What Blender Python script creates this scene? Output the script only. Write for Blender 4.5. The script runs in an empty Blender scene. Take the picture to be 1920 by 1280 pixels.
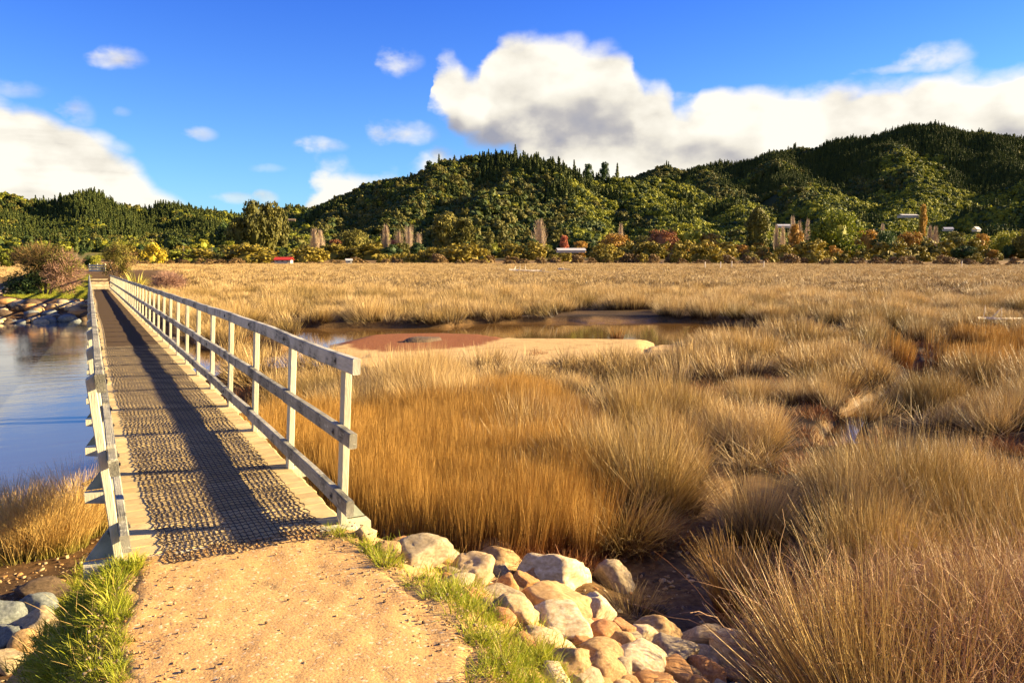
import bpy, math, time
import numpy as np
from mathutils import Vector

T0 = time.time()
SC = bpy.context.scene
COL = SC.collection
rng = np.random.default_rng(11)
R_ = math.radians

# ------------------------------------------------------------------ camera
FPX, HORY, VPX, CZ = 1450.0, 482.0, 165.0, 1.64
PITCH = math.atan((640 - HORY) / FPX)
YAW = math.atan((960 - VPX) / FPX * math.cos(PITCH))
cam_data = bpy.data.cameras.new('camera')
cam = bpy.data.objects.new('camera', cam_data)
COL.objects.link(cam)
cam.location = (0, 0, CZ)
cam.rotation_euler = (math.pi / 2 - PITCH, 0, -YAW)
cam_data.sensor_width = 36
cam_data.lens = 36 * FPX / 1920
cam_data.clip_start = 0.05
cam_data.clip_end = 9000
SC.camera = cam

# ------------------------------------------------------------------ exposure, sun
SC.view_settings.view_transform = 'Standard'
SC.view_settings.look = 'None'
SC.view_settings.exposure = 2.16
SC.view_settings.gamma = 1.0
SC.view_settings.use_curve_mapping = False
SUN_EL = R_(18.7)
SUN_AZ = R_(-19.0)          # from the +X axis, towards the viewer
sun_dir = Vector((math.cos(SUN_AZ) * math.cos(SUN_EL), math.sin(SUN_AZ) * math.cos(SUN_EL), math.sin(SUN_EL)))
sd_ = bpy.data.lights.new('sun', 'SUN')
sd_.energy = 5.0
sd_.angle = R_(0.5)
sd_.color = (1.0, 0.77, 0.42)
sun = bpy.data.objects.new('sun', sd_)
COL.objects.link(sun)
sun.rotation_euler = (-sun_dir).to_track_quat('-Z', 'Y').to_euler()
sun.location = (30, -10, 30)

# ------------------------------------------------------------------ projecting helpers
_F = np.array([math.sin(YAW) * math.cos(PITCH), math.cos(YAW) * math.cos(PITCH), -math.sin(PITCH)])
_Rt = np.array([math.cos(YAW), -math.sin(YAW), 0.0])
_U = np.cross(_Rt, _F)
VIEW = np.array([math.sin(YAW), math.cos(YAW)])


def ray(px, py):
    return _F * FPX + _Rt * (px - 960) + _U * (640 - py)


def G(px, py, z=0.0):
    d = ray(px, py)
    return (d * (z - CZ) / d[2])[:2]


def at_dist(px, dist):
    """ground point (x, y) seen in column px (on the horizon) at horizontal distance dist"""
    d = ray(px, HORY)
    h = math.hypot(d[0], d[1])
    return d[0] / h * dist, d[1] / h * dist


def at_sky(px, py, dist):
    d = ray(px, py)
    h = math.hypot(d[0], d[1])
    return np.array([d[0] / h * dist, d[1] / h * dist, CZ + d[2] / h * dist])


def azel(px, py):
    d = ray(px, py)
    d = d / np.linalg.norm(d)
    return math.atan2(d[0] * _Rt[0] + d[1] * _Rt[1], d[0] * VIEW[0] + d[1] * VIEW[1]), math.asin(d[2])


# ------------------------------------------------------------------ node helpers
class NT:
    def __init__(self, tree):
        self.t = tree
        self.n = tree.nodes
        self.l = tree.links

    def new(self, kind, **kw):
        nd = self.n.new(kind)
        for k, v in kw.items():
            if k == 'inp':
                for i, val in v.items():
                    self.put(nd.inputs[i], val)
            else:
                setattr(nd, k, v)
        return nd

    def put(self, sock, val):
        if isinstance(val, bpy.types.NodeSocket):
            self.l.new(val, sock)
        else:
            sock.default_value = val

    def math(self, op, a, b=0.0, c=None, clamp=False):
        nd = self.n.new('ShaderNodeMath')
        nd.operation = op
        nd.use_clamp = clamp
        self.put(nd.inputs[0], a)
        self.put(nd.inputs[1], b)
        if c is not None:
            self.put(nd.inputs[2], c)
        return nd.outputs[0]

    def sstep(self, v, lo, hi, a=0.0, b=1.0):
        nd = self.n.new('ShaderNodeMapRange')
        nd.interpolation_type = 'SMOOTHSTEP'
        self.put(nd.inputs[0], v)
        nd.inputs[1].default_value = lo
        nd.inputs[2].default_value = hi
        nd.inputs[3].default_value = a
        nd.inputs[4].default_value = b
        return nd.outputs[0]

    def mix(self, f, a, b, mode='MIX'):
        nd = self.n.new('ShaderNodeMix')
        nd.data_type = 'RGBA'
        nd.blend_type = mode
        self.put(nd.inputs[0], f)
        self.put(nd.inputs[6], a)
        self.put(nd.inputs[7], b)
        return nd.outputs[2]

    def noise(self, vec, scale, detail=4.0, rough=0.5, dist=0.0):
        nd = self.n.new('ShaderNodeTexNoise')
        if vec is not None:
            self.l.new(vec, nd.inputs['Vector'])
        nd.inputs['Scale'].default_value = scale
        nd.inputs['Detail'].default_value = detail
        nd.inputs['Roughness'].default_value = rough
        nd.inputs['Distortion'].default_value = dist
        return nd.outputs[0]

    def ramp(self, f, stops):
        nd = self.n.new('ShaderNodeValToRGB')
        self.put(nd.inputs[0], f)
        e = nd.color_ramp.elements
        while len(e) < len(stops):
            e.new(0.5)
        for el, (p, c) in zip(e, stops):
            el.position = p
            el.color = (*c, 1) if len(c) == 3 else c
        return nd.outputs[0]

    def mapping(self, vec, scale=(1, 1, 1), loc=(0, 0, 0)):
        nd = self.n.new('ShaderNodeMapping')
        self.l.new(vec, nd.inputs[0])
        nd.inputs['Scale'].default_value = scale
        nd.inputs['Location'].default_value = loc
        return nd.outputs[0]


def C4(c):
    return (c[0], c[1], c[2], 1.0)


def material(name, rough=0.8, spec=0.3):
    m = bpy.data.materials.new(name)
    m.use_nodes = True
    nt = NT(m.node_tree)
    b = m.node_tree.nodes['Principled BSDF']
    b.inputs['Roughness'].default_value = rough
    b.inputs['Specular IOR Level'].default_value = spec
    return m, nt, b


# ------------------------------------------------------------------ world: sky with clouds
world = bpy.data.worlds.new('World')
SC.world = world
world.use_nodes = True
W = NT(world.node_tree)
W.n.clear()
wout = W.new('ShaderNodeOutputWorld')
bg = W.new('ShaderNodeBackground')
bg.inputs[1].default_value = 0.05
SC.cycles.max_bounces = 6
SC.cycles.diffuse_bounces = 2
SC.cycles.glossy_bounces = 3
W.l.new(bg.outputs[0], wout.inputs[0])
sky = W.new('ShaderNodeTexSky')
sky.sky_type = 'NISHITA'
sky.sun_disc = False
sky.sun_elevation = SUN_EL
sky.sun_rotation = math.atan2(sun_dir.x, sun_dir.y)
sky.air_density = 1.0
sky.dust_density = 0.3
sky.ozone_density = 2.0
tc = W.new('ShaderNodeTexCoord')
sep = W.new('ShaderNodeSeparateXYZ')
W.l.new(tc.outputs['Generated'], sep.inputs[0])
dx, dy, dz = sep.outputs
ur = W.math('ADD', W.math('MULTIPLY', dx, float(_Rt[0])), W.math('MULTIPLY', dy, float(_Rt[1])))
uf = W.math('ADD', W.math('MULTIPLY', dx, float(VIEW[0])), W.math('MULTIPLY', dy, float(VIEW[1])))
AZ = W.math('ARCTAN2', ur, uf)
EL = W.math('ARCSINE', dz)
# blue deepens with height and to the right, as in the photograph
el_t = W.sstep(EL, -0.02, 0.45)
tint = W.mix(el_t, C4((0.429, 0.715, 1.036)), C4((0.143, 0.369, 1.179)))
blue = W.mix(1.0, sky.outputs[0], tint, 'MULTIPLY')

AZ0, AZ1, EMAX = -1.0, 1.0, 0.5


def curve_node(pts, azs):
    nd = W.new('ShaderNodeFloatCurve')
    tt = W.math('DIVIDE', W.math('SUBTRACT', azs, AZ0), AZ1 - AZ0, clamp=True)
    W.l.new(tt, nd.inputs[1])
    cm = nd.mapping
    cu = cm.curves[0]
    pp = []
    for px, py in pts:
        a, e = azel(px, py)
        pp.append(((a - AZ0) / (AZ1 - AZ0), max(0.0, e / EMAX + 0.1)))
    pp.sort()
    pp = [(0.0, pp[0][1])] + pp + [(1.0, pp[-1][1])]
    cu.points[0].location = pp[0]
    cu.points[1].location = pp[-1]
    for x, y in pp[1:-1]:
        cu.points.new(x, y)
    for p in cu.points:
        p.handle_type = 'AUTO_CLAMPED'
    cm.update()
    return W.math('MULTIPLY', W.math('SUBTRACT', nd.outputs[0], 0.1), EMAX)


TOP = [(-420, 60), (-260, 110), (-120, 130), (-30, 158), (40, 180), (90, 196), (140, 225), (180, 250), (220, 282), (262, 314),
       (300, 338), (350, 366), (420, 400), (520, 440), (560, 400), (600, 330), (640, 300), (700, 300), (760, 280), (792, 290), (800, 180), (812, 132), (826, 112), (850, 100), (868, 118), (890, 128),
       (915, 100), (945, 62), (985, 54), (1030, 66), (1090, 66), (1140, 78), (1180, 100), (1196, 140), (1212, 154), (1240, 150), (1275, 190),
       (1295, 186), (1320, 165), (1370, 158), (1420, 163), (1480, 160), (1560, 152), (1640, 142), (1700, 138), (1780, 134),
       (1850, 130), (1920, 120), (2050, 100), (2250, 150), (2500, 260), (2800, 380)]
cvec = W.new('ShaderNodeCombineXYZ')
W.l.new(AZ, cvec.inputs[0])
W.l.new(W.math('MULTIPLY', EL, 1.5), cvec.inputs[1])
cv = cvec.outputs[0]
n1 = W.noise(cv, 7.0, 6.0, 0.54)
n2 = W.noise(W.mapping(cv, loc=(3.1, 1.7, 0.4)), 20.0, 4.0, 0.55)
vor = W.new('ShaderNodeTexVoronoi')
vor.inputs['Scale'].default_value = 24.0
wv = W.new('ShaderNodeMix', data_type='VECTOR')
wv.inputs[0].default_value = 0.04
W.l.new(cv, wv.inputs[4])
nzc = W.new('ShaderNodeTexNoise')
W.l.new(cv, nzc.inputs['Vector'])
nzc.inputs['Scale'].default_value = 12.0
W.l.new(nzc.outputs[1], wv.inputs[5])
W.l.new(wv.outputs[1], vor.inputs['Vector'])
puff = W.math('SUBTRACT', 0.45, vor.outputs['Distance'])
azw = W.math('ADD', AZ, W.math('MULTIPLY', W.math('SUBTRACT', n2, 0.5), 0.035))
top = curve_node(TOP, azw)
jag = W.math('ADD', W.math('MULTIPLY', W.math('SUBTRACT', n1, 0.5), 0.055),
             W.math('ADD', W.math('MULTIPLY', W.math('SUBTRACT', n2, 0.5), 0.02), W.math('MULTIPLY', puff, 0.02)))
dT = W.math('ADD', W.math('SUBTRACT', top, EL), jag)
covT = W.sstep(dT, -0.005, 0.020)
# underside of the bulging part on the left of the bank, where sky shows below
BOT = [(-900, 700), (500, 650), (560, 150), (700, 100), (798, 100), (806, 190), (830, 232), (850, 262), (880, 280), (960, 292), (1040, 330), (1100, 500), (1300, 600)]
bot = curve_node(BOT, azw)
dB = W.math('ADD', W.math('SUBTRACT', EL, bot), W.math('MULTIPLY', jag, 1.3))
covB = W.sstep(dB, -0.010, 0.022)
bank = W.math('MULTIPLY', covT, covB)
# ragged low strip under the bank and left of it
LOW = [(500, 480), (560, 420), (600, 300), (640, 292), (690, 318), (720, 300), (800, 276), (900, 262), (1000, 255), (1100, 300), (1150, 480)]
low = curve_node(LOW, azw)
dL = W.math('ADD', W.math('SUBTRACT', low, EL), W.math('MULTIPLY', jag, 2.2))
lowc = W.math('MULTIPLY', W.sstep(dL, -0.004, 0.04), W.math('MULTIPLY', W.sstep(n1, 0.22, 0.44), 0.95))
# small separate clouds
SMALL = [(222, 108, 42, 17, .85), (752, 116, 40, 24, .9), (380, 252, 26, 12, .6), (226, 281, 20, 14, .55), (760, 250, 62, 20, .9), 
         (610, 274, 40, 14, .8), (1752, 110, 55, 24, .95), (1680, 130, 60, 8, .6), (505, 315, 30, 8, .3), (20, 165, 50, 14, .5), 
         (440, 372, 40, 10, .5), (505, 372, 18, 12, .7), (228, 210, 16, 8, .25), (145, 215, 26, 26, .6), (1560, 175, 50, 10, .5), (2250, 60, 160, 30, .7), (-350, -200, 300, 60, .7)]
small = None
for (px, py, w, h, amt) in SMALL:
    a, e = azel(px, py)
    sx, sy = w / FPX * 1.1, h / FPX * 1.15
    qa = W.math('DIVIDE', W.math('SUBTRACT', azw, a), sx)
    qe = W.math('DIVIDE', W.math('SUBTRACT', EL, e), sy)
    r2 = W.math('ADD', W.math('MULTIPLY', qa, qa), W.math('MULTIPLY', qe, qe))
    g = W.math('SUBTRACT', 1.0, r2)
    g = W.math('ADD', g, W.math('MULTIPLY', W.math('SUBTRACT', n2, 0.52), 3.2))
    g = W.sstep(g, -0.2, 1.6, 0.0, amt)
    small = g if small is None else W.math('MAXIMUM', small, g)
# drifting clouds over the rest of the sky, away from the view
far_n = W.noise(W.mapping(tc.outputs['Generated'], scale=(1, 1, 2.2)), 2.6, 7.0, 0.55)
away = W.sstep(W.math('ABSOLUTE', AZ), 0.85, 1.3)
rest = W.math('MULTIPLY', W.sstep(far_n, 0.52, 0.66), away)
cover = W.math('MAXIMUM', W.math('MAXIMUM', bank, lowc), W.math('MAXIMUM', small, rest), clamp=True)
# cloud colour: bright crowns, grey bases, side light from the right
n1s = W.noise(W.mapping(cv, loc=(0.035, 0.035, 0.0)), 7.0, 3.0, 0.5)
relief = W.math('MULTIPLY', W.math('SUBTRACT', n1, n1s), 2.6)
depth = W.sstep(dT, 0.035, 0.11)
grey = W.math('MULTIPLY', depth, W.sstep(dB, 0.075, -0.02, 0.85, 1.25))
hz = W.sstep(EL, 0.105, 0.15)
grey = W.math('MULTIPLY', grey, W.math('ADD', W.math('MULTIPLY', hz, 0.75), 0.25))
rightish = W.sstep(AZ, 0.18, 0.45)
grey = W.math('MULTIPLY', grey, W.math('SUBTRACT', 1.0, W.math('MULTIPLY', rightish, 0.45)))
leftish = W.sstep(AZ, -0.05, -0.25)
bands = W.noise(W.mapping(cv, scale=(1.0, 5.5, 1.0)), 5.0, 5.0, 0.5)
grey = W.mix(leftish, grey, W.sstep(bands, 0.42, 0.70, 0.0, 0.40))
lum = W.math('ADD', W.math('SUBTRACT', 1.0, W.math('MULTIPLY', grey, 0.90)), relief)
lum = W.math('ADD', lum, W.math('MULTIPLY', W.math('SUBTRACT', n2, 0.5), 0.22), clamp=True)
ccol = W.ramp(lum, [(0.0, (0.36, 0.37, 0.44)), (0.3, (0.52, 0.50, 0.50)), (0.62, (0.84, 0.79, 0.69)), (1.0, (1.05, 1.0, 0.88))])
cem = W.mix(1.0, ccol, C4((4.7, 4.7, 4.7)), 'MULTIPLY')
fin = W.mix(cover, blue, cem)
W.l.new(fin, bg.inputs[0])

# ------------------------------------------------------------------ numpy noise
def _hash(ix, iy, seed):
    h = (ix.astype(np.int64) * 374761393 + iy.astype(np.int64) * 668265263 + seed * 974634777) & 0x7fffffff
    h = ((h ^ (h >> 13)) * 1274126177) & 0x7fffffff
    return ((h ^ (h >> 16)) & 0xffff) / 65535.0


def vn(x, y, seed=0):
    x = np.asarray(x, float)
    y = np.asarray(y, float)
    ix = np.floor(x)
    iy = np.floor(y)
    fx = x - ix
    fy = y - iy
    fx = fx * fx * (3 - 2 * fx)
    fy = fy * fy * (3 - 2 * fy)
    a = _hash(ix, iy, seed)
    b = _hash(ix + 1, iy, seed)
    c = _hash(ix, iy + 1, seed)
    d = _hash(ix + 1, iy + 1, seed)
    return (a * (1 - fx) + b * fx) * (1 - fy) + (c * (1 - fx) + d * fx) * fy


def fbm(x, y, seed=0, octs=4):
    s, a, t = 0, 1.0, 0
    for o in range(octs):
        s = s + a * vn(x * 2 ** o + 17.3 * o, y * 2 ** o - 9.1 * o, seed + o)
        t += a
        a *= 0.5
    return s / t


def sdist(x, y, poly):
    """signed distance to a polygon, negative inside"""
    poly = np.asarray(poly, float)
    x = np.asarray(x, float)
    y = np.asarray(y, float)
    best = np.full(x.shape, 1e18)
    inside = np.zeros(x.shape, bool)
    n = len(poly)
    for i in range(n):
        ax, ay = poly[i]
        bx, by = poly[(i + 1) % n]
        ex, ey = bx - ax, by - ay
        t = np.clip(((x - ax) * ex + (y - ay) * ey) / (ex * ex + ey * ey + 1e-12), 0, 1)
        best = np.minimum(best, (x - ax - t * ex) ** 2 + (y - ay - t * ey) ** 2)
        c = ((ay > y) != (by > y)) & (x < (bx - ax) * (y - ay) / (by - ay + 1e-12) + ax)
        inside ^= c
    d = np.sqrt(best)
    return np.where(inside, -d, d)


def smooth(t):
    t = np.clip(t, 0, 1)
    return t * t * (3 - 2 * t)


# ------------------------------------------------------------------ layout of the estuary (metres)
WATER_Z = -1.45
MARSH_Z = -1.22


def PG(pts, z):
    return [tuple(G(a, b, z)) for a, b in pts]


RIVER = [(1.9, 13.5), (-0.4, 10.6), (-1.5, 10.6), (-3.0, 10.4), (-8, 10.5), (-90, -10), (-140, 118), (-40, 122), (-9, 122), (-2, 118), (-1, 80), (0.0, 49), (2.5, 45)]
CREEK_A = PG([(200, 600), (300, 612), (380, 640), (420, 658), (520, 656), (545, 640), (530, 614), (830, 613), (880, 606), (1060, 602), (1215, 601),
              (1340, 605), (1480, 612), (1520, 625), (1400, 650), (1215, 662), (1215, 674), (700, 678), (640, 697), (560, 704), (430, 708), (390, 727),
              (300, 765), (225, 800), (190, 700)], -1.45)
SAND = PG([(575, 664), (640, 648), (760, 648), (950, 637), (1215, 641), (1222, 674), (980, 690), (700, 694), (600, 676)], -1.42)
REDMUD = PG([(640, 645), (700, 630), (800, 627), (900, 629), (950, 637), (900, 655), (760, 666), (680, 662)], -1.40)
MUDBANK = PG([(1060, 598), (1090, 589), (1210, 589), (1220, 601), (1100, 604)], -1.40)
CREEK_B = PG([(1640, 622), (1700, 624), (1722, 650), (1725, 688), (1795, 702), (1785, 730), (1745, 770), (1690, 775), (1640, 810), (1610, 850),
              (1555, 862), (1510, 850), (1520, 815), (1535, 795), (1565, 765), (1650, 728), (1690, 702), (1655, 660)], -1.42)
BASIN = PG([(1345, 905), (1395, 905), (1430, 950), (1510, 1010), (1520, 1080), (1480, 1160), (1420, 1230), (1290, 1230), (1150, 1180), (1040, 1090), (1000, 1040),
            (1010, 1010), (1080, 985), (1290, 1005), (1320, 955)], -1.35)
CUT = PG([(1580, 850), (1930, 915), (2100, 960), (2100, 1000), (1925, 950), (1700, 905), (1580, 890)], -1.25)
FINE = PG([(430, 800), (520, 735), (700, 727), (900, 702), (985, 690), (1030, 740), (1010, 800)], -0.5) + PG([(1075, 940), (1040, 1035), (860, 1026), (700, 1006), (640, 1000), (560, 905)], -1.22)
NORUSH = PG([(560, 880), (690, 930), (860, 960), (1035, 985), (1100, 930), (1200, 965), (1290, 965), (1345, 940), (1420, 935), (1535, 1020), (1570, 1100), (1590, 1200), (1620, 1280),
             (1660, 1350), (1300, 1700), (900, 1500), (500, 1050)], -1.22)
FINE2 = PG([(1655, 600), (1760, 612), (2100, 600), (2100, 655), (1740, 660), (1690, 640)], -0.6)
LTOP = PG([(205, 850), (165, 830), (60, 830), (-80, 860), (-200, 950), (-100, 1080), (30, 1040), (150, 980), (200, 930)], -1.3)

ISLE = [(1.5, 51), (-0.6, 48.0), (-3.0, 50), (-4.6, 55), (-5, 66), (-4, 84), (7, 86), (5, 72), (2.4, 64), (1.9, 55)]
SPIT = [(-0.3, 44.5), (-4, 45), (-8.5, 49), (-13, 54), (-9, 58), (-3.5, 60), (0.6, 52)]
PATHP = [(0.02, -14), (0.02, 2.4), (-0.02, 3.4), (0.05, 4.1), (0.10, 4.62), (1.28, 4.62), (1.32, 4.1), (1.42, 3.3), (1.40, 2.8), (1.25, 2.4), (1.5, -14)]


def deck_z(y):
    return np.where(np.asarray(y, float) < 7.7, 0.0, -0.0125 * (np.asarray(y, float) - 7.7))


DECK_Y0, DECK_Y1 = 4.60, 64.3


def ground_h(x, y):
    x = np.asarray(x, float)
    y = np.asarray(y, float)
    r = np.hypot(x, y)
    base = MARSH_Z + 0.12 * (fbm(x / 2.2, y / 2.2, 3, 3) - 0.5) + 0.25 * smooth((r - 60) / 200)
    base = base + smooth((r - 255) / 130) * 2.2 + 14 * smooth((r - 380) / 400)
    wob = (fbm(x * 1.1, y * 1.1, 5, 3) - 0.5) * 0.5

    def carve(b, poly, z, width, wb=1.0):
        d = sdist(x, y, poly) + wob * wb
        return b + (z - b) * smooth(-d / width)
    h = base
    h = carve(h, CREEK_A, -1.85, 0.7)
    h = np.where(sdist(x, y, SAND) < 2, np.maximum(h, -1.40 - 0.30 * np.clip(sdist(x, y, SAND) + wob * .6, -0.4, 1.4)), h)
    h = np.where(sdist(x, y, REDMUD) < 2, np.maximum(h, -1.37 - 0.22 * np.clip(sdist(x, y, REDMUD) + wob * .6, -0.3, 1.9)), h)
    h = np.where(sdist(x, y, MUDBANK) < 2, np.maximum(h, -1.38 - 0.35 * np.clip(sdist(x, y, MUDBANK), -0.1, 1.2)), h)
    h = carve(h, CREEK_B, -1.62, 0.35, 0.6)
    h = carve(h, BASIN, -1.38, 0.5, 0.5)
    h = carve(h, CUT, -1.42, 0.3, 0.3)
    h = np.where(x < 30, carve(h, RIVER, -2.3, 2.5, 1.2), h)
    # mud beach left of the bridge
    beach = smooth((0.6 - x) / 0.6) * smooth((13 - y) / 2)
    h = h + (np.minimum(h, -1.12 - 0.065 * np.clip(y - 5.5, 0, 9)) - h) * beach
    # embankments
    d = sdist(x, y, PATHP)
    right = smooth((x - 0.6) / 0.6)
    slope = 0.95 + (0.52 - 0.95) * right
    slope = slope + 2.5 * smooth((y - 4.55) / 0.3)
    emb = -np.clip(d - 0.05, 0, 9) * slope - 0.02 * (d > 0) + 0.02 * (fbm(x * 5, y * 5, 9, 2) - .5)
    h = np.where(d < 6, np.maximum(h, emb), h)
    d = sdist(x, y, ISLE)
    isl = -0.78 + 1.15 * smooth((y - 64) / 14) - np.clip(d, 0, 9) * 0.42
    h = np.where(d < 6, np.maximum(h, isl), h)
    d = sdist(x, y, SPIT)
    h = np.where(d < 6, np.maximum(h, -1.05 - np.clip(d, -1.5, 9) * 0.28), h)
    return h


# ------------------------------------------------------------------ hills
def RP(pts):
    return np.array([at_sky(a, b + (13 if a < 1300 else 6), c) for a, b, c in pts])


RIDGES = [
    # left range
    (RP([(-900, 430, 900), (-300, 392, 980), (0, 374, 1000), (70, 372, 1000), (160, 369, 980), (220, 388, 1000), (290, 392, 1020), (345, 380, 1020), (400, 388, 1040), (450, 400, 1080), (560, 392, 1150), (640, 390, 1200)]), 0.42),
    (RP([(160, 372, 980), (185, 400, 820), (200, 440, 640), (215, 465, 520)]), 0.45),
    (RP([(20, 380, 1000), (30, 410, 820), (20, 450, 620)]), 0.45),
    (RP([(345, 384, 1020), (380, 410, 820), (400, 450, 600)]), 0.45),
    (RP([(560, 400, 800), (520, 412, 640), (500, 440, 540), (470, 465, 470)]), 0.42),
    # middle hill
    (RP([(600, 396, 760), (650, 368, 740), (700, 350, 730), (750, 335, 720), (800, 324, 710), (850, 304, 700), (890, 297, 700), (965, 294, 700), (1010, 307, 710), (1050, 322, 740), (1110, 328, 780), (1180, 330, 830), (1250, 335, 900)]), 0.52),
    (RP([(965, 296, 700), (940, 350, 610), (900, 400, 540), (880, 445, 490)]), 0.55),
    (RP([(860, 305, 700), (800, 360, 620), (740, 420, 540)]), 0.55),
    (RP([(700, 352, 730), (650, 400, 620), (600, 440, 540), (560, 465, 480)]), 0.5),
    (RP([(1050, 324, 740), (1060, 360, 650), (1080, 410, 560), (1090, 450, 490)]), 0.5),
    (RP([(1110, 332, 780), (1180, 365, 680), (1240, 400, 600), (1290, 440, 520)]), 0.5),
    # right range
    (RP([(1180, 325, 1350), (1240, 312, 1350), (1300, 312, 1400), (1370, 308, 1420), (1450, 286, 1450), (1560, 270, 1480), (1650, 251, 1500), (1740, 238, 1500), (1850, 256, 1520), (1920, 268, 1560), (2100, 285, 1600), (2500, 330, 1600), (3200, 420, 1500)]), 0.45),
    (RP([(1650, 255, 1500), (1680, 290, 1250), (1735, 340, 1000), (1715, 385, 850), (1660, 430, 650)]), 0.55),
    (RP([(1450, 290, 1450), (1470, 325, 1150), (1540, 365, 920), (1590, 420, 700)]), 0.52),
    (RP([(1330, 318, 1380), (1340, 350, 1050), (1400, 395, 800), (1400, 440, 600)]), 0.5),
    (RP([(1850, 262, 1520), (1880, 310, 1250), (1990, 350, 1000), (2060, 400, 800)]), 0.5),
    (RP([(1790, 420, 760), (1850, 400, 760), (1920, 392, 740), (2050, 380, 720), (2300, 360, 700)]), 0.42),
]


def hill_h(x, y):
    x = np.asarray(x, float)
    y = np.asarray(y, float)
    wx = x + 26 * (fbm(x / 90, y / 90, 21, 3) - .5)
    wy = y + 26 * (fbm(x / 90, y / 90, 22, 3) - .5)
    acc = np.zeros(x.shape)
    K = 5.0
    hs = []
    for pts, k in RIDGES:
        best = np.full(x.shape, -1e9)
        for i in range(len(pts) - 1):
            a, b = pts[i], pts[i + 1]
            ex, ey = b[0] - a[0], b[1] - a[1]
            t = np.clip(((wx - a[0]) * ex + (wy - a[1]) * ey) / (ex * ex + ey * ey), 0, 1)
            d = np.hypot(wx - a[0] - t * ex, wy - a[1] - t * ey)
            z = a[2] + (b[2] - a[2]) * t - k * (np.sqrt(d * d + 64) - 8)
            best = np.maximum(best, z)
        hs.append(best)
    m = np.maximum.reduce(hs)
    for b in hs:
        acc = acc + np.exp((b - m) / K)
    h = m + K * np.log(acc) * 0.6
    r = np.hypot(x, y)
    h = h + (fbm(x / 60, y / 60, 31, 4) - .5) * np.clip(h, 0, 60) * 0.55
    fl = 1.0 + 14 * smooth((r - 380) / 400)
    return np.where(h > fl, h, fl + (h - fl) * 0.0)


def floor_h(x, y):
    g = ground_h(x, y)
    return np.where(np.hypot(x, y) > 440, np.maximum(g, hill_h(x, y)), g)


# ------------------------------------------------------------------ mesh helpers
def mesh(name, V, faces, mats=(), smooth_=False, uv=None, attrs=None, mat_idx=None):
    """faces: list of (n,k) int arrays"""
    me = bpy.data.meshes.new(name)
    V = np.asarray(V, np.float32)
    groups = [np.asarray(f, np.int32) for f in faces if len(f)]
    loops = np.concatenate([g.ravel() for g in groups])
    tot = np.concatenate([np.full(len(g), g.shape[1], np.int32) for g in groups])
    st = np.concatenate([[0], np.cumsum(tot)[:-1]]).astype(np.int32)
    me.vertices.add(len(V))
    me.vertices.foreach_set('co', V.ravel())
    me.loops.add(len(loops))
    me.loops.foreach_set('vertex_index', loops)
    me.polygons.add(len(tot))
    me.polygons.foreach_set('loop_start', st)
    me.polygons.foreach_set('loop_total', tot)
    me.polygons.foreach_set('use_smooth', np.full(len(tot), bool(smooth_)))
    if mat_idx is not None:
        me.polygons.foreach_set('material_index', np.asarray(mat_idx, np.int32))
    if uv is not None:
        l = me.uv_layers.new(name='UVMap')
        l.data.foreach_set('uv', np.asarray(uv, np.float32)[loops].ravel())
    for k, v in (attrs or {}).items():
        v = np.asarray(v, np.float32)
        if v.ndim == 1:
            a = me.attributes.new(k, 'FLOAT', 'POINT')
            a.data.foreach_set('value', v)
        else:
            a = me.attributes.new(k, 'FLOAT_COLOR', 'POINT')
            a.data.foreach_set('color', v.ravel())
    for m in mats:
        me.materials.append(m)
    me.update(calc_edges=True)
    me.validate(clean_customdata=False)
    return me


def obj(name, me, parent=None, loc=(0, 0, 0), rot=(0, 0, 0), scl=(1, 1, 1), label=None, cat=None, group=None, kind=None):
    o = bpy.data.objects.new(name, me)
    COL.objects.link(o)
    o.location = loc
    o.rotation_euler = rot
    o.scale = scl
    if parent is not None:
        o.parent = parent
    if label:
        o['label'] = label
    if cat:
        o['category'] = cat
    if group:
        o['group'] = group
    if kind:
        o['kind'] = kind
    return o


BOXF = np.array([[0, 1, 3, 2], [4, 6, 7, 5], [0, 4, 5, 1], [2, 3, 7, 6], [0, 2, 6, 4], [1, 5, 7, 3]])


def box_v(x0, x1, y0, y1, z0, z1):
    return np.array([[x, y, z] for x in (x0, x1) for y in (y0, y1) for z in (z0, z1)], float)


def bevel_box(sx, sy, sz, b=0.006):
    """box centred on the origin with chamfered edges: 24 verts, 26 faces"""
    import bmesh
    bm = bmesh.new()
    bmesh.ops.create_cube(bm, size=1.0)
    for v in bm.verts:
        v.co.x *= sx
        v.co.y *= sy
        v.co.z *= sz
    bmesh.ops.bevel(bm, geom=bm.edges[:], offset=b, segments=1, affect='EDGES', profile=0.5)
    return bm


def bm_obj(name, bm, mats, parent=None, smooth_=False, **kw):
    me = bpy.data.meshes.new(name)
    bm.to_mesh(me)
    bm.free()
    for m in (mats if isinstance(mats, (list, tuple)) else [mats]):
        me.materials.append(m)
    if smooth_:
        for p in me.polygons:
            p.use_smooth = True
    return obj(name, me, parent, **kw)


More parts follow.
